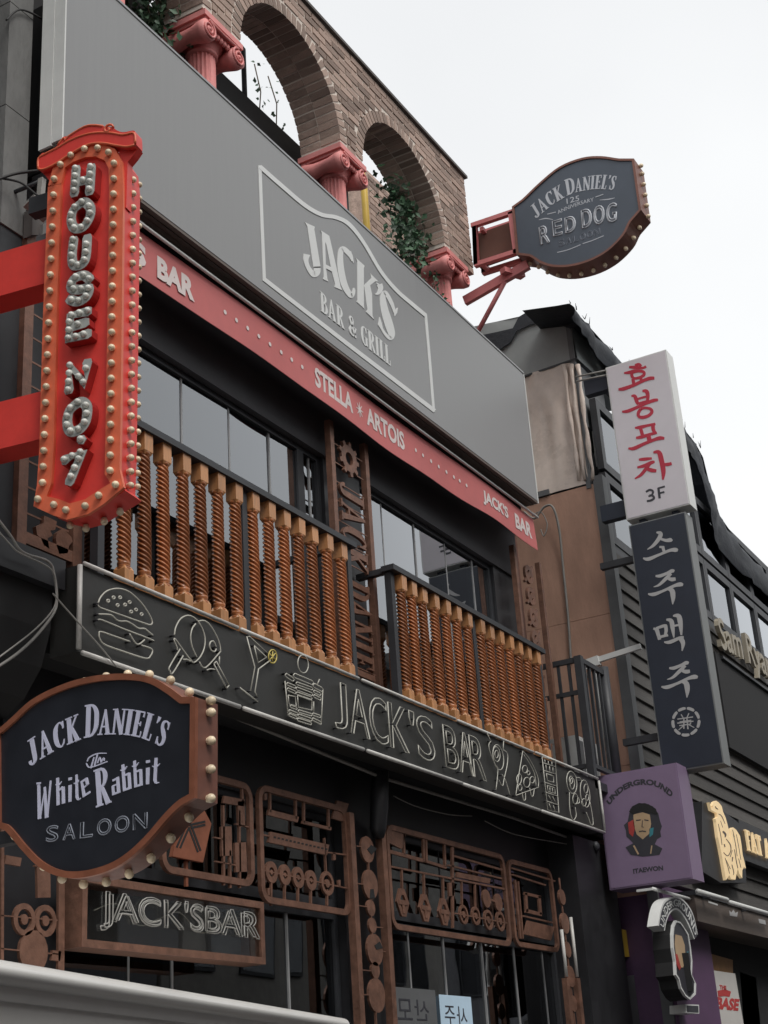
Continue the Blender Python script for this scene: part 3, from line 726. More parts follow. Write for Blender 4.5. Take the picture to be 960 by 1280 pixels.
def railing(label, tops, x0, x1, posts, returns):
    t = thing('balcony_railing', label, 'railing', ((x0+x1)/2, RY, 4.17), 'railings with twisted balusters')
    for x, y in tops:
        X = onY(x, y, RY-.04).x + .02
        inst('baluster', BM, t, (X, RY, RZ0), rot=(rnd.uniform(-.006, .006), rnd.uniform(-.006, .006), rnd.choice((0, math.pi/2, math.pi))))
    MB().box(x0-.02, x1+.02, RY-.05, RY+.05, RZ1+.001, RZ1+.04).build('top_rail', 'frame_dark', t)
    MB().box(x0, x1, RY-.02, RY+.045, RZ0-.012, RZ0-.001).build('bottom_rail', 'black_paint', t)
    for X in posts: MB().box(X-.025, X+.025, RY-.01, RY+.04, RZ0-.001, RZ1).build('post', 'frame_dark', t)
    for X in returns:
        MB().box(X-.025, X+.025, RY+.051, 4.72, RZ1-.002, RZ1+.038).build('return_rail', 'frame_dark', t)
    return t
T1 = [(160, 528), (185, 541), (208, 554), (232, 568), (254, 580), (275, 592), (297, 604), (319, 617), (338, 628), (357, 638), (375, 648), (393, 658), (411, 668), (430, 678)]
T2 = [(503, 722), (517, 731), (531, 740), (545.5, 748), (559, 757), (573, 765), (587, 774), (603, 783), (615, 789), (627, 796), (639, 802), (651, 809), (662, 815), (673, 821)]
X1 = [onY(x, y, RY-.04).x for x, y in T1]; X2 = [onY(x, y, RY-.04).x for x, y in T2]
railing('left balcony railing of orange twisted wood balusters under a black rail', T1, X1[0]-.2, X1[-1]+.13, [X1[0]-.17, (X1[6]+X1[7])/2+.02, X1[-1]+.11], [X1[-1]+.1])
railing('right balcony railing of orange twisted wood balusters with a bent back rail end', T2, X2[0]-.12, X2[-1]+.12, [X2[0]-.09, (X2[6]+X2[7])/2+.02, X2[-1]+.1], [X2[0]-.09])

# ------------------------------------------------------------------ black neon sign box under the railings
NB = thing('neon_sign_box', 'long black sign box with unlit white neon letters and food drawings below the railings', 'sign', (8.4, 4.48, 3.73))
nx0, nx1, nz0, nz1 = 5.075, 11.72, 3.735, 4.17
MB().box(nx0, nx1, D, D+.17, nz0, nz1).build('box', 'black_board', NB)
fn = FY(D)
def ntube(name, P, r, matn='neon_white'): MB().tube(P, r, 8).build(name, matn, NB)
def seg_tube(name, p, q, r, n):
    p, q = Vector(p), Vector(q); m = MB(); c = MB()
    for k in range(n):
        a, b = p.lerp(q, (k+.015)/n), p.lerp(q, (k+.985)/n); o = Vector((0, rnd.uniform(-.004, .004), rnd.uniform(-.004, .004)))
        m.tube([a+o, b+o], r, 8)
    m.build(name, 'neon_white', NB)
seg_tube('edge_tube', (nx0, D-.012, nz1+.012), (nx1, D-.012, nz1+.012), .011, 5)
seg_tube('edge_tube', (nx0, D-.014, nz0-.006), (nx1, D-.014, nz0-.006), .013, 5)
seg_tube('edge_tube', (nx0-.004, D-.014, nz0), (nx0-.004, D-.014, nz1), .013, 1)
seg_tube('edge_tube', (nx1+.004, D-.014, nz0), (nx1+.004, D-.014, nz1), .011, 1)
NC = .028
def icon(name, crop, lines, closed=(), r=.0042, matn='neon_tube', smooth=True, legs=True):
    cm = fn.crop(*crop); m = MB()
    for L in lines:
        P = cat([(float(x), float(y)) for x, y in L], 4) if (smooth and len(L) > 2) else L
        m.tube([cm(x, y, NC) for x, y in P], r, 6)
    for (cx, cy, rx, ry, tilt) in closed:
        P = []
        for k in range(20):
            a = 2*math.pi*k/20; x, y = rx*math.cos(a), ry*math.sin(a); ct, st = math.cos(tilt), math.sin(tilt)
            P.append(cm(cx+x*ct-y*st, cy+x*st+y*ct, NC))
        m.tube(P, r, 6, closed=True)
    ob = m.build(name, matn, NB)
    if legs:
        s = MB()
        for L in list(lines)[:10]:
            for x, y in (L[0], L[-1]): s.tube([cm(x, y, 0), cm(x, y, NC)], .006, 6)
        if s.v: s.build('tube_support', 'black_paint', ob, kind='stuff')
    return ob
icon('neon_burger', (100, 720, 8), [
    [(135, 285), (160, 225), (220, 165), (300, 140), (380, 145), (460, 180), (550, 260), (620, 350), (665, 430), (678, 480), (655, 500), (600, 485), (400, 415), (200, 345), (150, 325), (135, 303)],
    [(140, 395), (200, 395), (270, 405), (320, 450), (360, 465), (420, 465), (480, 495), (540, 535), (600, 538), (640, 568), (685, 605)],
    [(135, 450), (180, 455), (400, 545), (600, 620), (695, 660)],
    [(455, 668), (300, 615), (165, 570), (145, 590), (152, 640), (205, 700), (400, 770), (610, 835), (660, 810), (680, 762), (660, 735), (570, 705)],
    [(450, 590), (500, 670), (530, 695), (560, 685), (600, 650)]],
    [(x, y, 13, 13, 0) for x, y in ((235, 262), (290, 228), (355, 228), (330, 305), (405, 300), (450, 275), (465, 370), (515, 350), (570, 395))])
icon('neon_paddle', (200, 750, 6.4), [
    [(80, 292), (90, 230), (130, 160), (190, 133), (250, 160), (300, 230), (325, 310), (320, 390), (290, 460), (250, 502), (230, 510)], [(230, 510), (180, 450), (90, 325), (76, 332)],
    [(76, 332), (98, 380), (105, 410)], [(125, 402), (40, 545), (45, 575), (65, 595), (150, 455)], [(150, 485), (180, 485), (212, 500)]])
icon('neon_paddle', (200, 750, 6.4), [
    [(250, 200), (222, 240), (210, 310), (225, 390), (260, 465)], [(265, 180), (320, 175), (370, 215), (420, 300), (445, 370), (450, 420)], [(450, 420), (330, 550), (280, 505)],
    [(415, 385), (395, 340), (370, 345), (362, 380), (380, 415), (405, 420), (415, 400)], [(440, 460), (440, 525)], [(395, 520), (500, 715)], [(500, 715), (518, 690)], [(518, 690), (415, 500)], [(415, 500), (395, 520)], [(340, 570), (370, 560), (405, 566)]])
icon('neon_cocktail_glass', (200, 750, 6.4), [[(690, 735), (725, 545), (660, 300), (682, 300), (822, 430)], [(720, 375), (750, 510), (820, 465), (720, 375)], [(850, 490), (755, 560), (725, 740), (745, 780)], [(605, 710), (750, 822)]], smooth=False)
icon('neon_lime_slice', (200, 750, 6.4), [[(868, 420), (868, 500)], [(845, 440), (890, 485)], [(890, 435), (845, 488)]], [(868, 460, 33, 54, 0)], matn='neon_yellow', smooth=False)
loz = []
def loz_line(x0, y0, x1, y1, th):
    h = th/2
    return [(x0, y0-h), (x1, y1-h), (x1+h*.7, y1), (x1, y1+h), (x0, y0+h), (x0-h*.7, y0), (x0, y0-h)]
lz = [loz_line(*q) for q in ((145, 290, 198, 325, 30), (212, 292, 352, 350, 34), (370, 372, 430, 405, 34), (155, 360, 215, 385, 22), (158, 402, 215, 428, 22), (230, 355, 350, 398, 22), (230, 397, 350, 442, 24), (230, 434, 345, 474, 20), (370, 420, 415, 442, 22), (370, 456, 415, 480, 22), (180, 538, 225, 556, 20), (170, 576, 230, 600, 20), (170, 606, 225, 630, 20), (245, 577, 345, 607, 20), (245, 612, 345, 646, 22), (240, 644, 340, 676, 22), (360, 602, 415, 620, 20), (360, 642, 420, 672, 22))]
icon('neon_barrel_mug', (330, 800, 6.4), lz + [[(135, 335), (160, 610)], [(438, 415), (425, 685)], [(160, 450), (215, 460), (225, 535), (165, 520), (160, 450)], [(235, 450), (350, 490), (350, 570), (240, 545), (235, 450)], [(365, 500), (365, 590)], [(395, 360), (412, 322)]], [(280, 200, 42, 72, -.1)], smooth=False, r=.0038)
fo = fn
def nletter(ch, xa, xb, bold=0.):
    a0, a1 = fo.px(xa[0], xa[1])[0], fo.px(xb[0], xb[1])[0]; m = MB()
    b0, h = 3.80, .295
    if ch == "'": b0, h = 4.0, .095
    line_text(m, ch, cell(fo, a0, b0), a1-a0, h, .0048, NC)
    ob = m.build('neon_letter', 'neon_tube', NB)
    s = MB()
    for o in sans(ch)[2]:
        for k in range(0, len(o), max(1, len(o)//3)): x, y = o[k]; s.tube([fo.at(a0+x*(a1-a0), b0+y*h, 0), fo.at(a0+x*(a1-a0), b0+y*h, NC)], .006, 6)
    s.build('tube_support', 'black_paint', ob, kind='stuff')
for ch, xa, xb in (('J', (413, 880), (428.5, 890)), ('A', (432, 888), (456, 898)), ('C', (457, 895), (479, 905)), ('K', (481.5, 905), (505, 915)), ("'", (506, 890), (512, 893)), ('S', (517, 920), (538, 930)),
                   ('B', (551, 935), (568, 943)), ('A', (569, 942), (586, 950)), ('R', (584, 950), (602, 957))): nletter(ch, xa, xb)
cD = (600, 910, 6.4)
icon('neon_lollipop', cD, [[(60, 110), (42, 145), (60, 220), (95, 300), (115, 340), (100, 500)], [(162, 110), (157, 185)], [(160, 182), (192, 212), (190, 300), (165, 410), (152, 468), (122, 420)], [(150, 380), (175, 420), (212, 540)], [(30, 50), (65, 125)]], [(118, 240, 42, 102, -.15), (104, 215, 28, 60, -.1), (104, 215, 14, 30, 0)], r=.0038)
icon('neon_pizza_slice', cD, [[(315, 190), (285, 370), (258, 545)], [(258, 545), (440, 480)], [(440, 480), (440, 420), (410, 330), (360, 240), (315, 190)], [(325, 222), (370, 290), (408, 370), (422, 470)], [(310, 520), (320, 580), (336, 575), (336, 525)], [(370, 485), (385, 550), (400, 540), (406, 492)]],
     [(332, 335, 20, 30, 0), (285, 415, 20, 42, .1), (347, 440, 25, 40, 0), (292, 482, 16, 24, 0), (390, 420, 18, 26, 0), (360, 365, 12, 16, 0)], r=.0038)
icon('neon_ticket', cD, [[(470, 235), (575, 265), (605, 680), (515, 660), (470, 235)], [(480, 285), (578, 315)], [(485, 345), (582, 375)], [(492, 440), (586, 470)], [(500, 520), (594, 550)], [(508, 590), (600, 620)], [(492, 258), (495, 288)], [(520, 270), (522, 300)], [(548, 275), (550, 305)], [(500, 300), (505, 345)], [(530, 310), (532, 355)], [(556, 320), (558, 362)], [(505, 370), (560, 388), (564, 440), (512, 425), (505, 370)], [(512, 465), (570, 482), (575, 530), (516, 512), (512, 465)], [(522, 545), (550, 590)], [(555, 555), (580, 605)], [(525, 610), (545, 660)], [(560, 625), (575, 668)], [(532, 480), (534, 515)], [(552, 485), (555, 522)]], smooth=False, r=.0036)
icon('neon_ice_pop', cD, [[(690, 520), (690, 610), (698, 690), (720, 740), (744, 705), (735, 640)], [(745, 400), (775, 405), (785, 430)]], [(708, 440, 40, 90, -.12), (712, 450, 18, 45, 0), (702, 420, 14, 30, 0), (736, 572, 20, 42, 0)], r=.0038)
icon('neon_ice_pop', cD, [[(855, 600), (870, 680), (880, 770), (862, 775), (845, 730), (825, 680)], [(762, 560), (770, 600), (745, 610)]], [(815, 530, 37, 110, -.12), (822, 490, 16, 36, 0), (806, 600, 18, 30, 0), (832, 560, 12, 24, 0)], r=.0038)
# thin conduit and loose wires slung under the sign box
tag(MB().tube([onY(265, 885, 4.62), onY(480, 973, 4.62), onY(640, 1022, 4.62), onY(735, 1056, 4.62)], .011, 6).build('conduit', 'cable_grey'), 'thin grey conduit running under the black neon sign box', 'pipe')
tag(MB().tube([Vector(p) for p in cat([tuple(onY(x, y, 4.66)) for x, y in ((492, 995), (520, 1008), (560, 1018), (590, 1020))], 6)], .004, 5).build('loose_wire', 'cable_grey'), 'short loose wire below the letters of the neon box', 'cable')
tag(MB().tube([Vector(p) for p in cat([tuple(onY(x, y, 4.62)) for x, y in ((606, 1026), (640, 1042), (690, 1052), (728, 1058))], 6)], .004, 5).build('loose_wire', 'cable_grey'), 'sagging wire under the right end of the neon box', 'cable')
tag(MB().ball(onY(745, 1058, 4.55), .045, 10, .7, (0, -1, 0)).tube([onY(745, 1058, 4.56), onY(745, 1058, 4.56)+Vector((0, .12, .02))], .02, 8).build('security_camera', 'frame_dark'), 'small dark dome camera under the right end of the neon box', 'camera')

# ------------------------------------------------------------------ copper lattice ornaments
CO = 'copper lattice ornaments on the bar front'
def rr(a0, a1, b0, b1, r, k=5):
    P = []
    for cx, cy, s in ((a1-r, b1-r, 0), (a0+r, b1-r, 90), (a0+r, b0+r, 180), (a1-r, b0+r, 270)):
        for i in range(k+1): t = R(s+90*i/k); P.append((cx+r*math.cos(t), cy+r*math.sin(t)))
    return P
def disc(m, f, c, r, c0, c1, hole=0., n=18):
    if hole: m.ring([(c[0]+r*math.cos(2*math.pi*k/n), c[1]+r*math.sin(2*math.pi*k/n)) for k in range(n)], [(c[0]+hole*math.cos(2*math.pi*k/n), c[1]+hole*math.sin(2*math.pi*k/n)) for k in range(n)], f, c0, c1)
    else: m.prism([(c[0]+r*math.cos(2*math.pi*k/n), c[1]+r*math.sin(2*math.pi*k/n)) for k in range(n)], f, c0, c1)
def panel(label, Y, corners, wd=.036, matn='copper'):
    fr = FY(Y); P = [fr.px(*c) for c in corners]
    a0 = (P[0][0]+P[3][0])/2; a1 = (P[1][0]+P[2][0])/2; b1 = (P[0][1]+P[1][1])/2; b0 = (P[2][1]+P[3][1])/2
    t = thing('lattice_panel', label, 'ornament', (a0/2+a1/2, Y, b0), CO)
    m = MB(); m.ring(rr(a0, a1, b0, b1, .09), rr(a0+wd, a1-wd, b0+wd, b1-wd, .05), fr.at, -.013, .013); m.build('frame', matn, t)
    return t, fr, (a0, a1, b0, b1)
def bars(t, cm, L, name='bar', matn='copper', c=.012):
    for P in L:
        m = MB(); m.stroke([(float(p[0]), float(p[1]), p[2]*(.72 if p[2] < 20 else .88)) for p in P], cm, -c*.6, c*.6); m.build(name, matn, t)
def discs(t, fr, cm_px, L, name='disc', matn='copper'):
    for x, y, r, hole in L:
        m = MB(); c = fr.px(*cm_px(x, y)); disc(m, fr.at, c, r*.93, -.008, .008, hole)
        if hole: disc(m, fr.at, c, hole*.5, -.007, .007)
        m.build(name, matn, t)
PY = 4.7
k5 = lambda x, y: (300+x/3.4286, 960+y/3.4286)
k6 = lambda x, y: (460+x/3., 960+y/3.)
k3 = lambda x, y: (220+x/3., 780+y/3.)
t, fr, bb = panel('copper panel with a row of five round gauges left of the gear strip', PY, [k5(70, 72), k5(452, 165), k5(475, 640), k5(88, 572)])
cm = fr.crop(300, 960, 3.4286)
bars(t, cm, [[(127, 100, 9), (127, 190, 9)], [(237, 125, 9), (237, 220, 9)], [(272, 135, 9), (272, 235, 9)], [(378, 160, 9), (378, 260, 9)], [(95, 287, 9), (125, 293, 9)], [(372, 362, 8), (462, 374, 8)], [(100, 440, 7), (458, 516, 7)], [(360, 300, 5), (368, 460, 5)], [(400, 362, 14), (402, 395, 14)], [(422, 480, 12), (424, 508, 12)], [(106, 110, 16), (107, 138, 16)], [(118, 515, 12), (119, 545, 12)]])
bars(t, cm, [[(118, 190, 28), (246, 222, 28)], [(266, 232, 18), (388, 262, 18)], [(402, 178, 90), (452, 192, 90)], [(122, 296, 52), (374, 352, 52)]], 'plate')
bars(t, cm, [[(140+k*17, 297+k*3.9, 10), (149+k*17, 299+k*3.9, 10)] for k in range(14)], 'slot', 'black_matte', .0145)
for x, y in ((132, 447), (190, 458), (247, 470), (302, 482), (372, 495)): bars(t, cm, [[(x, y+25, 7), (x, 590, 7)]], 'stem')
discs(t, fr, k5, [(132, 447, .066, .028), (190, 458, .064, .025), (247, 470, .066, .03), (302, 482, .064, .025), (372, 495, .078, .05)], 'gauge')
t, fr, bb = panel('copper panel with hanging nuts and a row of four rings right of the gear strip', PY, [k6(65, 205), k6(505, 330), k6(538, 672), k6(80, 602)])
cm = fr.crop(460, 960, 3)
bars(t, cm, [[(103, 220, 90), (104, 300, 90)]][:0] + [[(75, 312, 18), (206, 348, 18)], [(222, 352, 14), (292, 374, 14)], [(84, 370, 9), (515, 455, 9)], [(320, 330, 10), (500, 382, 10)], [(300, 365, 8), (500, 415, 8)], [(132, 235, 8), (134, 325, 8)], [(206, 258, 8), (208, 350, 8)], [(216, 262, 8), (218, 355, 8)], [(285, 285, 8), (288, 370, 8)], [(315, 295, 12), (317, 600, 8)], [(125, 380, 6), (127, 465, 6)], [(208, 395, 6), (210, 485, 6)], [(280, 410, 6), (282, 500, 6)], [(325, 545, 6), (520, 582, 6)], [(350, 425, 4), (352, 520, 4)], [(400, 435, 4), (402, 525, 4)]])
bars(t, cm, [[(86, 218, 8), (103, 260, 92), (124, 302, 8)], [(308, 430, 22), (312, 480, 22)], [(330, 400, 22), (455, 425, 22)]], 'plate')
for x, y in ((128, 505), (212, 525), (283, 540)):
    m = MB(); c = fr.px(*k6(x, y)); hx = [(c[0]+.085*sx, c[1]+.09*sy) for sx, sy in ((-.35, 1), (.35, 1), (1, 0), (.35, -1), (-.35, -1), (-1, 0))]
    hi = [(c[0]+(q[0]-c[0])*.55, c[1]+(q[1]-c[1])*.55) for q in hx]; m.ring(hx, hi, fr.at, -.008, .008)
    m.stroke([(c[0]-.06, c[1], .03), (c[0]+.06, c[1], .03)], fr.at, -.012, .012); m.stroke([(c[0], c[1]-.07, .03), (c[0], c[1]+.0, .04)], fr.at, -.011, .011); m.build('nut', 'copper', t)
discs(t, fr, k6, [(357, 550, .072, .048), (403, 555, .07, .045), (450, 570, .078, .052), (495, 575, .078, .05)], 'ring_gauge')
discs(t, fr, k6, [(442, 490, .07, 0), (487, 505, .07, 0)], 'disc'); bars(t, cm, [[(442, 490, 10), (487, 503, 10)]])
t, fr, bb = panel('narrow copper panel with a square ring at the right end of the bar front', PY, [k6(520, 335), k6(690, 388), k6(712, 698), k6(546, 662)])
cm = fr.crop(460, 960, 3)
bars(t, cm, [[(535, 375, 8), (700, 425, 8)], [(540, 400, 8), (665, 440, 8)], [(550, 420, 8), (570, 640, 8)], [(562, 425, 5), (580, 640, 5)], [(580, 555, 8), (690, 580, 8)]])
bars(t, cm, [[(585, 470, 14), (645, 485, 14)], [(590, 535, 18), (650, 550, 18)], [(590, 468, 12), (594, 540, 12)], [(640, 480, 12), (646, 550, 12)], [(590, 598, 60), (690, 622, 60)]], 'plate')
t, fr, bb = panel('copper panel of pipes and tags half hidden behind the round black saloon sign', PY, [k3(-60, 520), k3(280, 595), k3(290, 990), k3(-60, 930)])
cm = fr.crop(0, 800, 3)
bars(t, cm, [[(835, 620, 9), (838, 920, 9)], [(860, 790, 9), (862, 930, 9)], [(895, 640, 8), (898, 930, 8)], [(905, 540, 9), (908, 620, 9)], [(800, 740, 6), (835, 748, 6)], [(805, 830, 6), (880, 845, 6)], [(880, 690, 6), (940, 705, 6)]])
bars(t, cm, [[(835, 598, 30), (912, 612, 30)], [(900, 605, 28), (904, 700, 28)], [(845, 700, 44), (848, 810, 44)], [(898, 760, 48), (902, 870, 48)]], 'plate')
m = MB(); m.prism([(640, 812), (662, 705), (705, 655), (760, 640), (786, 690), (755, 835)], fr.out(.02).crop(0, 800, 3), -.012, .012); hx = m.build('house_plate', 'copper_bright', t)
m = MB(); cm2 = fr.out(.02).crop(0, 800, 3)
for P in ([(690, 700, 7), (655, 780, 7)], [(700, 708, 7), (668, 782, 7)], [(700, 702, 7), (735, 797, 7)], [(710, 698, 7), (745, 792, 7)], [(702, 695, 8), (762, 682, 8)], [(708, 706, 8), (762, 694, 8)]): m.stroke(P, cm2, .006, .0135)
m.build('line_mark', 'black_matte', hx)
bars(t, cm, [[(697, 830, 12), (698, 925, 12)]], 'stem', 'copper_bright')
# lower-left ornament
k4 = lambda x, y: (x/2.8236, 1000+y/2.8236)
fr = FY(4.6); c4 = fr.crop(0, 1000, 2.8236)
t = thing('lattice_panel', 'copper panel with two rings and a round disc at the lower left corner', 'ornament', fr.at(*fr.px(*k4(110, 600))), CO)
bars(t, c4, [[(215, 130, 24), (212, 640, 24)], [(-60, 60, 24), (-60, 640, 24)], [(6, 100, 14), (4, 640, 14)], [(-70, 640, 24), (215, 660, 24)]], 'frame')
bars(t, c4, [[(15, 210, 34), (70, 220, 34)], [(120, 232, 8), (215, 250, 8)], [(150, 230, 52), (152, 345, 52)], [(0, 408, 6), (200, 425, 6)], [(0, 525, 6), (205, 545, 6)], [(110, 580, 6), (112, 640, 6)], [(180, 548, 40), (210, 552, 40)]], 'plate')
discs(t, fr, k4, [(83, 422, .075, .045), (158, 427, .075, .045), (115, 535, .098, 0)], 'disc')
# vertical gear strip
fr = FY(4.68); cm = fr.crop(300, 960, 3.4286)
t = thing('ornament_strip', 'tall copper strip of gears and cut discs between the two shop windows', 'ornament', fr.at(fr.px(*k5(550, 350))[0], .13), CO)
for x0 in (490, 625):
    A = fr.px(*k5(x0, 600))[0]; MB().fbox(fr, A-.03, A+.025, .14, 3.42, -.03, .02).build('upright', 'copper', t)
discs(t, fr, k5, [(543, 350, .09, 0), (555, 500, .1, 0), (558, 600, .055, 0), (565, 675, .05, 0), (575, 780, .105, 0), (577, 867, .055, 0), (583, 975, .11, 0)], 'gear')
bars(t, cm, [[(543, 300, 5), (585, 1150, 5)], [(498, 335, 6), (543, 342, 6)], [(500, 495, 6), (550, 503, 6)], [(505, 590, 6), (555, 597, 6)], [(560, 680, 6), (610, 685, 6)], [(570, 780, 6), (620, 788, 6)], [(515, 865, 6), (575, 872, 6)], [(520, 970, 6), (580, 978, 6)]], 'stem')
for P_ in ([(548, 340, 26), (570, 360, 34)], [(560, 520, 14), (562, 560, 22)], [(575, 770, 20), (600, 758, 30)]): m = MB(); m.stroke(P_, cm, .0085, .0105); m.build('cut_notch', 'black_matte', t)
# right-hand strip
fr = FY(4.55); cm = fr.crop(460, 960, 3)
t = thing('ornament_strip', 'narrow copper strip with white tube ends at the right end of the shop front', 'ornament', fr.at(fr.px(*k6(760, 690))[0], .13), CO)
for x0, sp in ((712, 690), (752, 560)):
    A = fr.px(*k6(x0+10, 700))[0]; zz = fr.px(*k6(x0+25, 790))[1]
    MB().fbox(fr, A-.03, A+.03, .14, zz, 0, .04).build('upright', 'copper', t)
    MB().tube([fr.at(A, zz+.01, .03), fr.at(A, zz+.36+(.1 if x0 > 720 else 0), .03)], .014, 8).build('tube_end', 'neon_white', t)
A0, A1 = fr.px(*k6(722, 700))[0], fr.px(*k6(762, 700))[0]
for k in range(5): m = MB(); disc(m, fr.at, ((A0+A1)/2+.01, 2.35+k*.2), .06+.02*(k % 2), 0, .02); m.build('gear', 'copper', t)
MB().fbox(fr, (A0+A1)/2, (A0+A1)/2+.02, .5, 3.3, .004, .012).build('stem', 'copper', t)

# upper strips beside the windows
def upright_strip(label, Y, xl, xr, z0, z1, wd=.05):
    fr = FY(Y); t = thing('ornament_strip', label, 'ornament', fr.at((xl+xr)/2, z0), CO)
    for x in (xl, xr): MB().fbox(fr, x-wd/2, x+wd/2, z0, z1, -.03, .015).build('upright', 'copper', t)
    MB().fbox(fr, xl, xr, z0+.02, z0+.08, -.02, .012).build('crossbar', 'copper', t)
    return t, fr
cx1 = (onY(414, 600, 4.62).x, onY(458, 600, 4.62).x)
t, fr = upright_strip('tall copper strip with a gear and upright cut letters between the two railings', 4.62, cx1[0]+.02, cx1[1], 3.99, 6.14)
# letters turned a quarter clockwise: reading downwards
xa, xb = cx1[0]+.10, cx1[1]-.08
def down(z_top): return lambda x, y, c=0.: fr.at(xa+(y/1.)*(xb-xa), z_top-x, c)
m = MB(); serif(m, 'JACK', down(5.72), .62, 1., -.012, .012); m.build('lettering', 'copper', t)
m = MB(); serif(m, "DANIEL'S", down(5.02), .9, 1., -.012, .012); m.build('lettering', 'copper', t)
m = MB(); disc(m, fr.at, ((xa+xb)/2-.01, 5.93), .105, -.012, .012, .05)
for k in range(9):
    a = k*2*math.pi/9; m.stroke([((xa+xb)/2-.01+.1*math.cos(a), 5.93+.1*math.sin(a), .04), ((xa+xb)/2-.01+.135*math.cos(a), 5.93+.135*math.sin(a), .03)], fr.at, -.011, .011)
m.build('gear', 'copper', t)
for k in range(14): MB().fbox(fr, cx1[0]+.06, cx1[1]-.04, 4.1+k*.145, 4.108+k*.145, -.006, -.001).build('rung', 'copper', t)
cx2 = (onY(645, 720, 4.62).x, onY(675, 720, 4.62).x)
t, fr = upright_strip('tall copper strip with curling cut-out ornaments at the right end of the upper windows', 4.62, cx2[0], cx2[1], 3.99, 6.14, .045)
for k in range(9):
    m = MB(); c = ((cx2[0]+cx2[1])/2, 4.35+k*.2)
    disc(m, fr.at, c, .085, -.012, .012, .04); m.stroke([(c[0]-.1, c[1]-.09, .02), (c[0]+.03, c[1]+.02, .05), (c[0]+.1, c[1]+.1, .02)], fr.at, -.011, .011); m.build('scroll', 'copper', t)
xl, xr = onY(28, 560, 4.62).x, onY(95, 640, 4.62).x
t, fr = upright_strip('copper strip with horse head cut-outs beside the red vertical sign', 4.62, xl, xr, 4.27, 6.14, .065)
ch = fr.crop(0, 640, 4.8)
for k in range(12): MB().fbox(fr, xl+.05, xr-.05, 4.45+k*.14, 4.46+k*.14, -.006, -.001).build('rung', 'copper', t)
for off in (0, 1):
    P = [(205, 90), (250, 70), (255, 25), (290, 40), (330, 60), (320, 110), (290, 115), (305, 145), (275, 160), (285, 225), (250, 200), (235, 160), (212, 140)] if not off else [(330, 130), (365, 105), (385, 120), (415, 150), (425, 180), (405, 205), (395, 250), (345, 255), (330, 210), (325, 160)]
    MB().prism(P, ch, -.012, .012).build('horse_head', 'copper', t)

# framed neon word in the lower window
fr = FY(4.6); P = [fr.px(*q) for q in ((91, 1095), (320, 1129), (319, 1208), (91, 1184))]
a0, a1, b0, b1 = P[0][0], (P[1][0]+P[2][0])/2, (P[2][1]+P[3][1])/2, (P[0][1]+P[1][1])/2
t = thing('neon_window_sign', 'copper framed glass box with an unlit neon word below the round saloon sign', 'sign', fr.at((a0+a1)/2, b0))
w_ = .035
m = MB(); m.fbox(fr, a0, a1, b1-w_, b1, -.08, .06); m.fbox(fr, a0, a1, b0, b0+w_, -.08, .06); m.fbox(fr, a0, a0+w_, b0+w_, b1-w_, -.08, .06); m.fbox(fr, a1-w_, a1, b0+w_, b1-w_, -.08, .06)
m.build('frame', 'copper', t)
MB().fbox(fr, a0+w_, a1-w_, b0+w_, b1-w_, -.085, -.075).build('back_panel', 'trim_grey', t)
MB().fbox(fr, a0+w_, a1-w_, b0+w_, b1-w_, .04, .045).build('cover_glass', 'clear_cover', t)
A0, A1 = fr.px(*k4(325, 430))[0], fr.px(*k4(890, 460))[0]; B0, H = b0+.085, .185
for i, (dx, dz, kk) in enumerate(((0, 0, 1.), (.012, .012, .95))):
    m = MB(); line_text(m, "JACK'SBAR", cell(fr, A0+dx, B0+dz), (A1-A0)*kk, H*(1 if i == 0 else .86), .0034, .05+.012*i, bold=-.0); m.build('neon_word', 'neon_dim', t)
MB().tube([Vector(p) for p in cat([tuple(fr.at(A0+(A1-A0)*k/8, B0+H*.5+.05*math.sin(k*2.1), .012)) for k in range(9)], 5)], .003, 5).build('wire', 'neon_tube', t)
# flat mirror-written panels put in as reflections of a street sign in the glass
for i, (x0, y0, x1, y1, matn, lab, tx) in enumerate(((488, 1233, 546, 1300, 'trim_grey', 'grey panel with mirrored characters standing in for a sign reflected in the lower right shop window', '산모'), (549, 1243, 591, 1310, 'reflection_glow', 'pale blue glowing panel with mirrored black writing standing in for a lit sign reflected in the lower right shop window', '사주'))):
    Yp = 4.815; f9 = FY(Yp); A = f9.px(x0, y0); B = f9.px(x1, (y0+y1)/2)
    t = thing('sign_reflection', lab, 'notice', (A[0]/2+B[0]/2, Yp, A[1]-.5), 'modelled sign reflections in the shop window'); MB().fbox(f9, A[0], B[0], A[1]-.5, A[1], -.004, .0).build('sheet', matn, t)
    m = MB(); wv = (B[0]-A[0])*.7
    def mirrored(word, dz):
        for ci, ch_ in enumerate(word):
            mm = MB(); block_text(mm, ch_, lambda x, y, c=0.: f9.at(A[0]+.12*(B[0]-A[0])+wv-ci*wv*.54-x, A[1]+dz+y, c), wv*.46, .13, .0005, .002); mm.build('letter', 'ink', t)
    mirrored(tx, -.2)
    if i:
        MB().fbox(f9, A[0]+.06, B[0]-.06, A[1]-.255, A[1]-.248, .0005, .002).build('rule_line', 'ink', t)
        mirrored('타로', -.43)

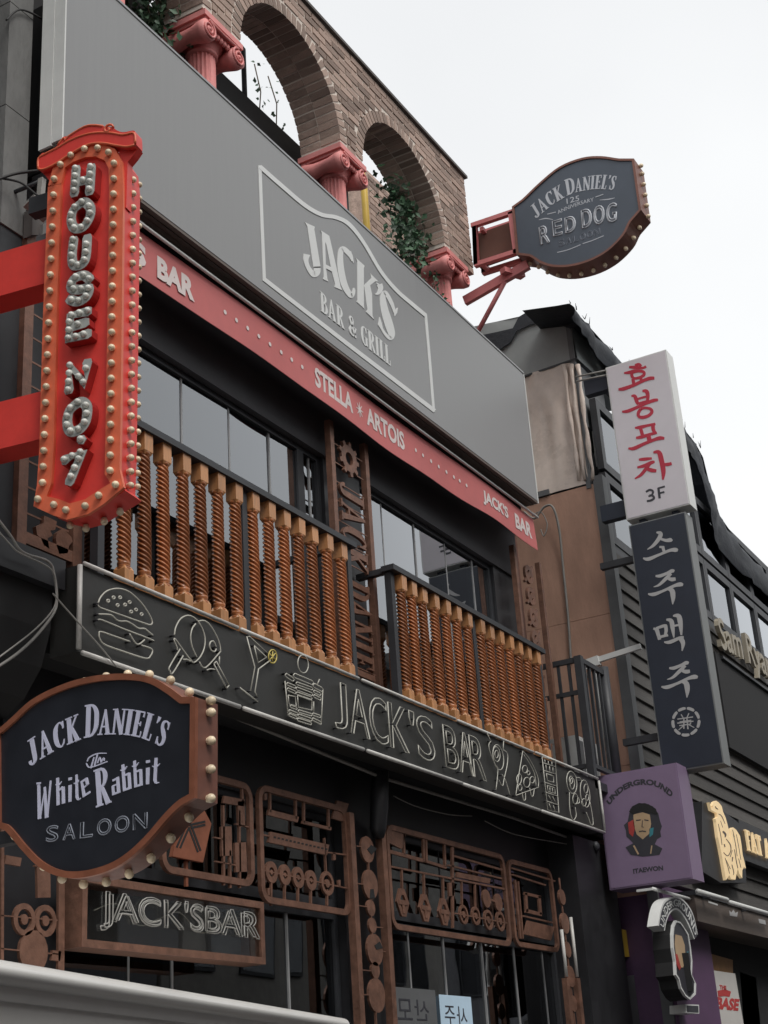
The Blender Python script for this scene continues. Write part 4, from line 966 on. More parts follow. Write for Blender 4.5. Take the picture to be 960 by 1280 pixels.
# ------------------------------------------------------------------ red vertical sign with bulb letters
dv = ray(-5000, 1795); uu = Vector((-dv.x, -dv.y, 0)).normalized()
if uu.y > 0: uu = -uu
HS_O = onX(110, 400, 4.5)
hf = Fr(HS_O, uu)                      # face plane
HS = thing('vertical_sign', 'red vertical marquee sign with silver bulb letters and cream bulbs round the edge', 'sign', hf.at(0, hf.px(100, 650)[1]))
def tr(fr, L, x0, y0, k): return [fr.px(x0+x/k, y0+y/k) for x, y in L]
def resample(P, d, closed=False):
    P = list(P) + ([P[0]] if closed else []); o = []; acc = 0
    for (x0, y0), (x1, y1) in zip(P[:-1], P[1:]):
        L = math.hypot(x1-x0, y1-y0); t = (d-acc if acc else 0)
        while t <= L: o.append((x0+(x1-x0)*t/L, y0+(y1-y0)*t/L)); t += d
        acc = (L-(t-d)) if t-d <= L else acc+L
        if acc >= d: acc = 0
    return o
HD = .15
body = tr(hf, [(62, 222), (60, 210), (66, 200), (85, 186), (110, 178), (140, 182), (153, 200), (155, 222), (152, 400), (149, 560), (147, 604), (155, 612), (146, 618), (128, 628), (108, 641), (90, 646), (70, 642), (50, 634), (52, 622), (56, 600), (59, 500)], 0, 0, 1)
MB().prism(body, hf.at, -HD, -.012).build('body', 'sign_red', HS)
# raised border band
def inset(P, d):
    c = (sum(p[0] for p in P)/len(P), sum(p[1] for p in P)/len(P)); o = []
    n = len(P)
    for i in range(n):
        x0, y0 = P[i-1]; x1, y1 = P[i]; x2, y2 = P[(i+1) % n]
        e1 = Vector((y0-y1, x1-x0)).normalized(); e2 = Vector((y1-y2, x2-x1)).normalized(); nn = (e1+e2)
        nn = nn/max(.35, nn.dot(e1)) if nn.length > 1e-6 else e1
        if nn.dot(Vector((c[0]-x1, c[1]-y1))) < 0 and (e1+e2).length > 1e-6 and False: nn = -nn
        o.append((x1+nn.x*d, y1+nn.y*d))
    return o
def signed_area(P): return sum(P[i-1][0]*P[i][1]-P[i][0]*P[i-1][1] for i in range(len(P)))/2
if signed_area(body) < 0: body = body[::-1]
lpts = [(66, 232), (64, 300), (62, 400), (59, 500), (56, 590), (55, 608), (54, 622)]
bnd = tr(hf, [(69, 232), (75, 208), (90, 196), (108, 189), (124, 188), (138, 194), (145, 207), (146, 240), (144, 400), (142, 540), (141, 590), (147, 607), (127, 622), (109, 634), (86, 640), (70, 634), (51, 627), (56, 606), (59, 560), (63, 400)], 0, 0, 1)
m = MB(); m.stroke([(a, b, .075) for a, b in bnd+[bnd[0]]], hf.at, -.012, .006); m.build('border_band', 'sign_orange', HS)
ck2 = (40, 150, 5.95)
c_up = [(62, 300), (85, 262), (120, 255), (155, 240), (205, 200), (240, 142), (290, 130), (330, 100), (400, 65), (470, 52), (540, 60), (610, 68), (640, 88), (690, 105), (765, 92), (780, 115), (782, 190)]
c_lo = [(770, 205), (720, 215), (640, 205), (560, 190), (490, 188), (420, 202), (330, 250), (250, 300), (180, 345), (100, 382), (60, 378)]
crown = tr(hf, cat([(float(x), float(y)) for x, y in c_up], 3) + cat([(float(x), float(y)) for x, y in c_lo], 3), *ck2)
MB().prism(crown, hf.at, -.05, .016).build('crown', 'sign_red', HS)
MB().prism(tr(hf, [(66, 376), (778, 196), (742, 250), (700, 300), (696, 430), (690, 640), (120, 640), (122, 440), (108, 428)], *ck2), hf.at, -.06, -.0135).build('shoulder', 'sign_red', HS)
m = MB()
for L_ in ([(60, 378), (62, 300), (120, 262), (200, 222), (290, 168), (400, 125), (500, 108), (600, 110), (690, 125), (772, 112), (780, 190)], [(60, 376), (100, 380), (180, 343), (250, 298), (330, 248), (420, 200), (490, 186), (560, 188), (640, 203), (720, 213), (776, 198)], [(205, 200), (245, 152), (262, 160), (255, 170), (290, 132), (400, 66), (470, 53), (540, 60)]):
    m.tube([hf.at(a, b, .016) for a, b in tr(hf, cat([(float(x), float(y)) for x, y in L_], 3), *ck2)], .006, 6)
sp = hf.px(40+580/5.95, 150+84/5.95); m.tube([hf.at(sp[0]+.03*(1-k/14)*math.cos(k*.6), sp[1]+.03*(1-k/14)*math.sin(k*.6), .018) for k in range(14)], .006, 6)
m.build('crown_scroll', 'sign_orange', HS)
BU = MB(); BU.ball((0, 0, .012), .017, 10); BU.lathe((0, 0, 0), [(.013, -.004), (.013, .006)], 10)
BUM = BU.mesh('bulb', 'bulb_cream')
def bulb(parent, p, n, s=1., me=None):
    q = Vector((0, 0, 1)).rotation_difference(Vector(n)); inst('bulb', me or BUM, parent, p, rot=q.to_euler(), scale=(s, s, s))
fp = [(90.8, 196.3), (78, 208), (108, 188.5), (124.5, 187.5), (138, 193)]
for k in range(20):
    t = k/19; fp.append((70.2+(56-70.2)*t, 226+(605-226)*t))
for k in range(21):
    t = k/20; fp.append((144.8+(140.2-144.8)*t, 206.5+(590-206.5)*t))
fp += [(50, 625.5), (70, 632.5), (85, 639), (109, 634), (126, 621), (147, 607.5)]
for x, y in fp: a, b = hf.px(x, y); bulb(HS, hf.at(a, b, .006), hf.n)
for k in range(23):       # side and back edge
    t = k/22; a, b = hf.px(153-4.5*t, 215+(600-215)*t)
    bulb(HS, hf.at(a+.002, b, -.075), hf.u)
    bulb(HS, hf.at(a-.01, b+.03, -HD-.004), (hf.u-hf.n*.6).normalized(), .9)
for x, y in ((72, 643), (92, 647), (115, 638), (135, 626)):
    a, b = hf.px(x, y); bulb(HS, hf.at(a, b-.004, -.1), (0, 0, -1))
# letters: stroke paths in photo pixels of their silver faces
LD = .04
lf_ = hf.out(LD)
SB = MB(); SB.ball((0, 0, .004), .0165, 10); SBM = SB.mesh('bulb', 'bulb_silver')
let = [
 [[(95, 211), (93, 242)], [(114, 209), (112, 240)], [(95, 228), (112, 224)]],
 [[(103, 253), (92, 262), (89, 275), (93, 285), (104, 284), (112, 272), (113, 260), (107, 253), (103, 253)]],
 [[(92, 300), (90, 320), (92, 331), (101, 331), (107, 323), (109, 297)]],
 [[(112, 349), (104, 344), (92, 349), (89, 360), (100, 362), (111, 360), (108, 371), (97, 377), (87, 374)]],
 [[(110, 389), (88, 395), (86, 424), (110, 417)], [(88, 409), (107, 403)]],
 [[(86, 488), (88, 457), (106, 480), (109, 453)]],
 [[(98, 503), (87, 513), (84, 528), (88, 539), (99, 537), (107, 527), (109, 510), (104, 503), (98, 503)]],
 [[(101.5, 549.5), (102.5, 550)]],
 [[(81, 575), (103, 565), (87, 602)]],
]
for strokes in let:
    face = MB(); rim = MB(); bl = []
    for S_ in strokes:
        P = [lf_.px(*q) for q in S_]
        if len(S_) > 4: P = [tuple(q) for q in cat(P, 4)]
        # round the ends a little by extending
        (x0, y0), (x1, y1) = P[0], P[1]; d = math.hypot(x1-x0, y1-y0); e0 = (x0-(x1-x0)/d*.018, y0-(y1-y0)/d*.018)
        (x2, y2), (x3, y3) = P[-2], P[-1]; d = math.hypot(x3-x2, y3-y2); e1 = (x3+(x3-x2)/d*.018, y3+(y3-y2)/d*.018)
        Q = [(*e0, .036), (P[0][0], P[0][1], .054)] + [(a, b, .054) for a, b in P[1:-1]] + [(P[-1][0], P[-1][1], .054), (*e1, .036)]
        if len(S_) == 2 and d < .02: Q = [(*e0, .03), (P[0][0], P[0][1], .05), (*e1, .03)]
        rim.stroke(Q, lf_.at, -LD-.01, -.002)
        face.stroke([(a, b, w_*.93) for a, b, w_ in Q], lf_.at, -.004, .0005)
        bl += resample(P, .042) if len(P) > 1 else P
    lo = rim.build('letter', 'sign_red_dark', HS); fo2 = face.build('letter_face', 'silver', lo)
    keep = []
    for a, b in bl:
        if all(math.hypot(a-c, b-d) > .03 for c, d in keep): keep.append((a, b))
    for a, b in keep[:14]: inst('letter_bulb', SBM, lo, lf_.at(a, b, .003), rot=Vector((0, 0, 1)).rotation_difference(hf.n).to_euler())
# two red arms to the wall on the left
for y0, y1, yy0, yy1 in ((290, 350, 325, 360), (480, 545, 498, 552)):
    a, b1 = hf.px(63, y0); _, b0 = hf.px(62, y1)
    m = MB(); m.fbox(hf, a-.85, a+.01, b0+.02, b1-.0, -.18, -.04); m.build('arm', 'sign_red', HS)
MB().fbox(hf, hf.px(58, 600)[0]-.2, hf.px(62, 220)[0], hf.px(58, 225)[1]-.1, hf.px(62, 225)[1], -.14, -.08).build('conduit_box', 'frame_dark', HS)

# ------------------------------------------------------------------ label-shaped signs
def smooth_poly(P):
    o = []; n = len(P)
    for i in range(n):
        a, b, c, d = P[i-1], P[i], P[(i+1) % n], P[(i+2) % n]
        def ang(p, q, r): return (Vector(q)-Vector(p)).angle(Vector(r)-Vector(q), 0)
        o.append(b)
        if ang(a, b, c) < .5 and ang(b, c, d) < .5: o += cat([a, b, c, d], 4)[5:8]
    return o
def label_sign(label, X, outline, rimw, depth, facem, rimm, sidem):
    fr = FX(X); P = [fr.px(*q) for q in outline]
    P = [tuple(q) for q in smooth_poly(P)]
    lo = min(p[1] for p in P); mid = sum(p[0] for p in P)/len(P)
    t = thing('hanging_sign', label, 'sign', fr.at(mid, lo, -depth/2), 'label shaped hanging signs')
    if signed_area(P) < 0: P = P[::-1]
    MB().prism(P, fr.at, -depth, -.004).build('body', sidem, t)
    I = inset(P, rimw)
    m = MB(); m.ring(P, I, fr.at, -.004, .014); m.build('rim', rimm, t)
    MB().prism(I, fr.at, -.0035, .002).build('face', facem, t)
    return t, fr, P
rab = [(247, 872), (230, 872), (217, 862), (193, 848), (167, 843), (133, 844), (100, 850), (67, 862), (40, 877), (18, 897), (3, 910), (-4, 912), (-3, 1035), (8, 1038), (17, 1047), (30, 1063), (50, 1083), (73, 1095), (100, 1098), (133, 1091), (160, 1077), (187, 1053), (213, 1023), (230, 1007), (246, 998)]
t, fr, P = label_sign('round cornered black saloon sign with copper rim and bulbs at the lower left', 4.2, rab, .024, .125, 'sign_black', 'copper_bright', 'rust_rim')
RS = t
# bulbs round the side
side = resample(P, .105, True)
cxm = sum(p[0] for p in P)/len(P); czm = sum(p[1] for p in P)/len(P)
for i, (a, b) in enumerate(side):
    # outward normal from nearest edge
    best = None
    for j in range(len(P)):
        x0, y0 = P[j-1]; x1, y1 = P[j]; dx, dy = x1-x0, y1-y0; L = math.hypot(dx, dy); tt = max(0, min(1, ((a-x0)*dx+(b-y0)*dy)/L/L)); dd = math.hypot(a-x0-dx*tt, b-y0-dy*tt)
        if best is None or dd < best[0]: best = (dd, dy/L, -dx/L)
    nn = fr.u*best[1]+fr.v*best[2]
    bulb(RS, fr.at(a, b, -.065)+nn*.002, nn, 1.05)
cw = fr.crop(20, 870, 4.5714)
def arcwarp(fr, cm, base, hs, w):
    """strip along a pixel polyline 'base' (baseline); up = vertical in the sign with a fan"""
    P = [Vector(cm(x, y)) for x, y in base]; P = [Vector(q) for q in cat([tuple(p) for p in P], 8)]
    L = [0]
    for a, b in zip(P[:-1], P[1:]): L.append(L[-1]+(b-a).length)
    def f(x, y, c=0.):
        d = x/w*L[-1]; i = 0
        d2 = max(0, min(L[-1]-1e-6, d))
        while i < len(L)-2 and L[i+1] < d2: i += 1
        p = P[i].lerp(P[i+1], (d2-L[i])/(L[i+1]-L[i])); tg = (P[i+1]-P[i]).normalized()
        if d != d2: p = p + tg*(d-d2)
        up = (fr.n.cross(tg)*.75+fr.v*.25).normalized()
        return p + up*y + fr.n*c
    return f
def hpx(fr, cm, p, q): return (Vector(cm(*p))-Vector(cm(*q))).length
m = MB(); h = hpx(fr, cm := cw, (210, 150), (255, 265))
serif(m, 'JACK', arcwarp(fr, cw, [(78, 408), (150, 360), (250, 302), (372, 250)], 1, 1.), 1., hpx(fr, cw, (95, 230), (130, 385))*.88, .002, .004, track=.02)
m2h = hpx(fr, cw, (390, 55), (395, 240))
serif(m, 'D', arcwarp(fr, cw, [(388, 243), (430, 235), (470, 228)], 1, 1.), 1., m2h, .002, .004)
serif(m, "ANIEL'S", arcwarp(fr, cw, [(470, 225), (560, 220), (650, 226), (740, 248), (845, 300)], 1, 1.), 1., hpx(fr, cw, (580, 75), (585, 220))*.98, .002, .004, track=.02)
m.build('lettering', 'print_lilac', t)
m = MB(); hW = hpx(fr, cw, (110, 500), (125, 705))
serif(m, 'W', arcwarp(fr, cw, [(108, 706), (160, 700), (215, 688)], 1, 1.), 1., hW*.98, .002, .004)
serif(m, 'hite', arcwarp(fr, cw, [(232, 628), (300, 608), (370, 590), (438, 548)], 1, 1.), 1., hpx(fr, cw, (245, 470), (250, 625))*.98, .002, .004)
serif(m, 'R', arcwarp(fr, cw, [(458, 640), (500, 625), (545, 610)], 1, 1.), 1., hpx(fr, cw, (480, 415), (485, 635))*.98, .002, .004)
serif(m, 'abbit', arcwarp(fr, cw, [(548, 572), (640, 538), (740, 508), (822, 498)], 1, 1.), 1., hpx(fr, cw, (700, 370), (705, 520))*1.0, .002, .004)
m.build('lettering', 'print_lilac', t)
m = MB()
for P_ in ([(430, 415, 8), (450, 350, 8)], [(452, 400, 8), (470, 330, 8)], [(410, 375, 5), (425, 350, 7), (470, 330, 6), (520, 328, 5)], [(405, 385, 5), (420, 408, 7), (460, 400, 6), (525, 375, 5)], [(470, 385, 6), (482, 352, 7), (490, 382, 6)], [(492, 378, 6), (505, 355, 6), (508, 372, 5)]):
    m.stroke(P_, cw, .002, .004, smooth=True)
m.build('lettering', 'print_lilac', t)
m = MB(); ws = arcwarp(fr, cw, [(160, 842), (300, 828), (450, 808), (600, 786), (765, 760)], 1, 1.)
hS = hpx(fr, cw, (240, 735), (250, 832))
for i, ch in enumerate('SALOON'):
    x0 = i/6+.008; line_text(m, ch, lambda x, y, c=0., x0=x0: ws(x0+x, y, c), 1/6-.02, hS, .0026, .003, 4, bold=.05)
m.build('lettering', 'print_grey_dim', t)
for yb in (.25, .55):
    MB().bar(fr.at(min(p[0] for p in P)+.03, czm+yb-.4, -.1), fr.at(min(p[0] for p in P)-.62, czm+yb-.4, -.1), .05).build('bracket', 'frame_dark', t)

rd = [(793, 199), (775, 199), (752, 196), (728, 198), (700, 209), (675, 229), (653, 250), (640.5, 259), (646, 319), (662, 321), (675, 329), (690, 334), (712, 334), (738, 327), (761, 314), (780, 295), (789, 278), (802, 263)]
t, fr, P = label_sign('slate blue label shaped sign on a pink bracket against the sky', 11.0, rd, .022, .24, 'sign_slate', 'rust_rim', 'rust_rim')
RDS = t
for i, (a, b) in enumerate(resample(P, .115, True)):
    best = None
    for j in range(len(P)):
        x0, y0 = P[j-1]; x1, y1 = P[j]; dx, dy = x1-x0, y1-y0; L = math.hypot(dx, dy); tt = max(0, min(1, ((a-x0)*dx+(b-y0)*dy)/L/L)); dd = math.hypot(a-x0-dx*tt, b-y0-dy*tt)
        if best is None or dd < best[0]: best = (dd, dy/L, -dx/L)
    nn = fr.u*best[1]+fr.v*best[2]
    if a > min(p[0] for p in P)+.03: bulb(RDS, fr.at(a, b, -.13)+nn*.002, nn, 1.25)
cr = fr.crop(640, 190, 5.647)
m = MB(); hj = hpx(fr, cr, (200, 350), (225, 450))
serif(m, 'JACK', arcwarp(fr, cr, [(168, 474), (230, 420), (300, 365), (372, 322)], 1, 1.), 1., hj*.95, .002, .004, track=.02)
serif(m, 'D', arcwarp(fr, cr, [(385, 312), (415, 300), (445, 290)], 1, 1.), 1., hpx(fr, cr, (375, 200), (395, 310)), .002, .004)
serif(m, "ANIEL'S", arcwarp(fr, cr, [(446, 288), (530, 270), (620, 262), (720, 272)], 1, 1.), 1., hpx(fr, cr, (550, 175), (560, 268)), .002, .004, track=.02)
m.build('lettering', 'print_grey', t)
m = MB(); block_text(m, '125', arcwarp(fr, cr, [(388, 368), (430, 355), (475, 345)], 1, 1.), 1., hpx(fr, cr, (400, 325), (405, 362)), .002, .003)
block_text(m, 'ANNIVERSARY', arcwarp(fr, cr, [(325, 440), (400, 405), (490, 372), (578, 348)], 1, 1.), 1., hpx(fr, cr, (430, 375), (435, 400)), .002, .003)
for P_ in ([(190, 480, 3), (240, 470, 7), (290, 478, 3)], [(620, 340, 3), (680, 335, 7), (725, 325, 3)], [(320, 710, 5), (400, 690, 5), (485, 655, 5)], [(500, 648, 5), (570, 625, 5), (648, 592, 5)], [(250, 440, 5), (310, 425, 5)], [(590, 320, 5), (645, 300, 5)]): m.stroke(P_, cr, .002, .0032, smooth=True)
m.build('lettering', 'print_grey', t)
m = MB(); wr = arcwarp(fr, cr, [(195, 640), (300, 606), (460, 566)], 1, 1.); wd_ = arcwarp(fr, cr, [(490, 555), (620, 522), (745, 500)], 1, 1.)
for s_, f_, hh in (('RED', wr, hpx(fr, cr, (400, 460), (410, 570))), ('DOG', wd_, hpx(fr, cr, (560, 400), (570, 530)))):
    n = len(s_)
    for i, ch in enumerate(s_): line_text(m, ch, lambda x, y, c=0., i=i: f_(i/n+.01+x, y-(.05 if (s_ == 'RED' and i == 0) else 0), c), 1/n-.02, hh*(1.35 if (i == 0 and s_ == 'RED') else 1.15), .0085, .004, 4, bold=.07)
m.build('lettering', 'print_grey', t)
m = MB(); ws2 = arcwarp(fr, cr, [(330, 672), (480, 628), (630, 580)], 1, 1.)
for i, ch in enumerate('SALOON'): line_text(m, ch, lambda x, y, c=0., i=i: ws2(i/6+.01+x, y, c), 1/6-.025, hpx(fr, cr, (480, 575), (490, 620)), .002, .003, 4, bold=.02)
m.build('lettering', 'print_grey_dim', t)
# pink bracket carrying it
BK = thing('sign_bracket', 'pink steel truss bracket between the brick pier and the slate sign', 'bracket', (11.05, 4.6, 8.4))
def bp(x, y, dx=0.): q = onX(x, y, 11.0); return Vector((11.0+dx, q.y, q.z))
for dx in (.03, .2):
    for A, B in (((588, 281), (641, 263)), ((592, 330), (648, 312)), ((637, 264), (644, 316)), ((592, 282), (594, 330)), ((592, 282), (594, 330))):
        MB().bar(bp(*A, dx), bp(*B, dx), .045, .05, (1, 0, 0)).build('beam', 'pink_steel', BK)
a, b, c, d = bp(592, 286, .11), bp(639, 269, .11), bp(645, 311, .11), bp(594, 329, .11); o = Vector((.01, 0, 0))
MB().hexa([a-o, b-o, c-o, d-o, a+o, b+o, c+o, d+o]).build('infill_panel', 'brown_panel', BK)
MB().bar(bp(575, 371, .1), bp(655, 325, .1), .09, .05, (1, 0, 0)).build('beam', 'pink_steel', BK)
MB().tube([bp(592, 408, .1), bp(632, 334, .1)], .024, 10).build('strut', 'pink_steel', BK)
MB().bar(bp(628, 338, .0), bp(640, 331, .24), .07, .05).build('gusset', 'pink_steel', BK)
for y in (284, 327): MB().bar(bp(600, y, .03), bp(600, y, .2), .04).build('cross_tie', 'pink_steel', BK)

# ------------------------------------------------------------------ korean vertical signs
def box_sign(name, label, X, corners, depth, facem, edgem, group=None, rim=.0):
    fr = FX(X); P = [fr.px(*q) for q in corners]
    a0 = (P[0][0]+P[3][0])/2; a1 = (P[1][0]+P[2][0])/2; b1 = (P[0][1]+P[1][1])/2; b0 = (P[2][1]+P[3][1])/2
    t = thing(name, label, 'sign', fr.at((a0+a1)/2, b0, -depth/2), group)
    MB().fbox(fr, a0, a1, b0, b1, -depth, -.003).build('box', edgem, t)
    MB().fbox(fr, a0+.012, a1-.012, b0+.012, b1-.012, -.0028, .002).build('face', facem, t)
    return t, fr, (a0, a1, b0, b1)
t, fr, bb = box_sign('vertical_sign', 'white vertical light box with red brush characters and 3F at its foot', 12.2, [(755, 460), (832, 437), (863, 630), (785, 650)], .2, 'white_sign', 'white_edge')
c1 = fr.crop(750, 430, 8); c2 = fr.crop(750, 530, 8)
def brush(name, L, cm, matn):
    m = MB()
    for sm, P_ in L: m.stroke(P_, cm, .001, .0035, smooth=sm)
    return m.build(name, matn, t)
brush('letter', [(1, [(350, 212, 20), (390, 205, 30), (415, 222, 20)]), (1, [(292, 232, 22), (360, 235, 34), (430, 240, 24), (462, 225, 26)]), (1, [(242, 292, 16), (300, 285, 34), (350, 270, 30), (420, 268, 22)]),
    (1, [(320, 285, 30), (320, 320, 30), (345, 345, 26), (400, 335, 28), (440, 310, 30), (435, 280, 30), (385, 275, 22), (330, 285, 26)]),
    (0, [(330, 350, 30), (340, 400, 34)]), (0, [(408, 335, 28), (418, 375, 30)]), (1, [(186, 455, 22), (240, 448, 36), (340, 412, 32), (440, 365, 32), (500, 345, 36), (545, 342, 28)])], c1, 'hangul_red')
brush('letter', [(1, [(315, 520, 18), (350, 525, 36), (370, 580, 36), (385, 605, 24)]), (1, [(425, 470, 22), (465, 475, 40), (480, 520, 36), (475, 570, 28)]), (0, [(380, 550, 22), (470, 525, 22)]), (0, [(385, 598, 24), (475, 572, 24)]),
    (1, [(222, 678, 18), (280, 672, 34), (370, 635, 30), (470, 590, 32), (540, 565, 34), (582, 560, 24)]), (1, [(410, 650, 30), (385, 690, 32), (390, 725, 30), (430, 735, 32), (490, 715, 30), (520, 680, 32), (505, 650, 28), (450, 640, 26), (410, 650, 28)])], c1, 'hangul_red')
brush('letter', [(1, [(350, 40, 16), (400, 35, 36), (470, 18, 28), (555, 0, 26)]), (0, [(405, 40, 34), (430, 125, 34)]), (1, [(530, 5, 36), (535, 60, 36), (560, 95, 24)]), (1, [(362, 140, 22), (420, 130, 34), (500, 105, 28), (570, 88, 24)]), (0, [(485, 110, 44), (500, 185, 44)]),
    (1, [(285, 245, 18), (340, 245, 36), (440, 200, 32), (540, 160, 32), (600, 142, 38), (645, 145, 24)])], c2, 'hangul_red')
brush('letter', [(1, [(390, 358, 22), (450, 352, 34), (520, 345, 22)]), (1, [(375, 435, 20), (440, 420, 34), (520, 385, 34), (548, 380, 20)]), (1, [(500, 395, 34), (460, 450, 34), (410, 510, 30), (350, 548, 12)]), (1, [(450, 440, 28), (510, 462, 40), (565, 470, 30)]), (1, [(535, 285, 18), (590, 285, 44), (615, 360, 50), (635, 470, 46), (630, 558, 18)]), (1, [(630, 405, 22), (680, 405, 34), (718, 395, 28)])], c2, 'hangul_red')
m = MB(); m.stroke([(460, 680, 20), (500, 660, 22), (530, 675, 22), (520, 710, 20), (485, 725, 16)], c2, .001, .0035, smooth=True); m.stroke([(495, 712, 16), (530, 720, 22), (540, 745, 22), (510, 765, 22), (470, 772, 20)], c2, .001, .0036, smooth=True); m.build('letter', 'ink', t)
m = MB(); m.stroke([(585, 640, 24), (598, 745, 24)], c2, .001, .0035); m.stroke([(580, 645, 18), (650, 625, 18)], c2, .001, .0036); m.stroke([(590, 695, 18), (645, 680, 18)], c2, .001, .0037); m.build('letter', 'ink', t)
for z in (bb[3]-.12, bb[2]+.15):
    MB().bar(fr.at(bb[0], z, -.1), fr.at(bb[0]-.26, z, -.1), .09, .16).build('bracket', 'navy_sign', t)
for dz in (-.02, .03): MB().tube([fr.at(bb[0], bb[3]-.05+dz, -.02), fr.at(bb[0]-.32, bb[3]-.02+dz, -.02)], .009, 6).build('stay_rod', 'cable_grey', t)
for a in (.1, .42): MB().fbox(fr, bb[0]+a, bb[0]+a+.06, bb[2]-.085, bb[2]-.001, -.14, -.06).build('link_post', 'navy_sign', t)

t, fr, bb = box_sign('vertical_sign', 'dark navy vertical sign board with four pale brush characters and a round crest', 12.2, [(785, 655), (862, 640), (900, 960), (828, 962)], .2, 'navy_sign', 'sign_edge_grey')
c1 = fr.crop(790, 640, 8); c2 = fr.crop(800, 740, 6.4)
G_ = 'hangul_grey'
brush('letter', [(1, [(245, 205, 14), (285, 215, 40), (275, 260, 40), (215, 335, 30), (155, 375, 8)]), (1, [(290, 270, 24), (340, 285, 30), (385, 280, 40), (400, 270, 26)]), (0, [(275, 350, 20), (310, 352, 34), (325, 410, 26)]), (1, [(112, 462, 14), (165, 472, 36), (270, 430, 26), (380, 385, 30), (435, 380, 42), (460, 385, 24)])], c1, G_)
def ju(cm, ox, oy, k):
    q = lambda L: [(ox+x*k, oy+y*k, w_*k) for x, y, w_ in L]
    brush('letter', [(1, q([(75, 65, 18), (120, 65, 32), (190, 38, 28), (240, 15, 36), (262, 20, 24)])), (1, q([(230, 40, 30), (175, 95, 34), (110, 155, 24), (55, 175, 6)])), (1, q([(190, 85, 24), (235, 100, 38), (275, 95, 32)])),
        (1, q([(0, 245, 14), (55, 250, 36), (150, 215, 26), (260, 165, 30), (320, 150, 42), (350, 155, 24)])), (1, q([(205, 195, 30), (240, 215, 50), (250, 280, 44), (246, 350, 8)]))], cm, G_)
ju(c1, 162, 575, 1.0)
ju(c2, 172, 555, .83)
brush('letter', [(0, [(108, 292, 16), (135, 300, 34), (158, 382, 26)]), (1, [(130, 292, 20), (190, 272, 24), (215, 270, 22)]), (1, [(205, 268, 28), (210, 310, 26), (200, 350, 18)]), (0, [(155, 362, 20), (225, 345, 20)]), (1, [(212, 222, 14), (250, 232, 34), (262, 290, 32), (272, 365, 10)]), (0, [(262, 275, 16), (320, 262, 16)]), (1, [(265, 192, 12), (310, 195, 38), (325, 260, 36), (332, 345, 14)]),
    (1, [(195, 402, 12), (240, 402, 28), (320, 368, 24), (350, 365, 22)]), (1, [(325, 370, 40), (345, 410, 34), (338, 472, 8)])], c2, G_)
m = MB(); cc = fr.px(800+368/6.4, 740+1038/6.4); rx = .118
for k in range(9):
    a0_, a1_ = k*2*math.pi/9+.05, (k+1)*2*math.pi/9-.05
    m.stroke([(cc[0]+rx*math.cos(a0_+(a1_-a0_)*j/5), cc[1]+rx*math.sin(a0_+(a1_-a0_)*j/5), .026 if 0 < j < 5 else .016) for j in range(6)], fr.at, .001, .0035)
m.build('crest_ring', G_, t)
m = MB()
for P_ in ([(330, 980, 8), (345, 1005, 8)], [(392, 970, 8), (378, 1002, 8)], [(300, 1018, 9), (425, 1000, 9)], [(318, 1040, 8), (410, 1026, 8), (405, 1058, 8)], [(300, 1050, 9), (428, 1034, 9)], [(315, 1070, 8), (408, 1056, 8)], [(352, 1005, 9), (352, 1095, 9)], [(375, 1002, 9), (385, 1098, 9)], [(350, 1068, 9), (310, 1105, 6)], [(388, 1060, 9), (435, 1085, 6)]): m.stroke(P_, c2, .001, .0035)
m.build('crest_character', G_, t)
for z in (bb[3]-.3, bb[2]+.35): MB().bar(fr.at(bb[0], z, -.1), fr.at(bb[0]-.35, z, -.1), .06).build('bracket', 'frame_dark', t)

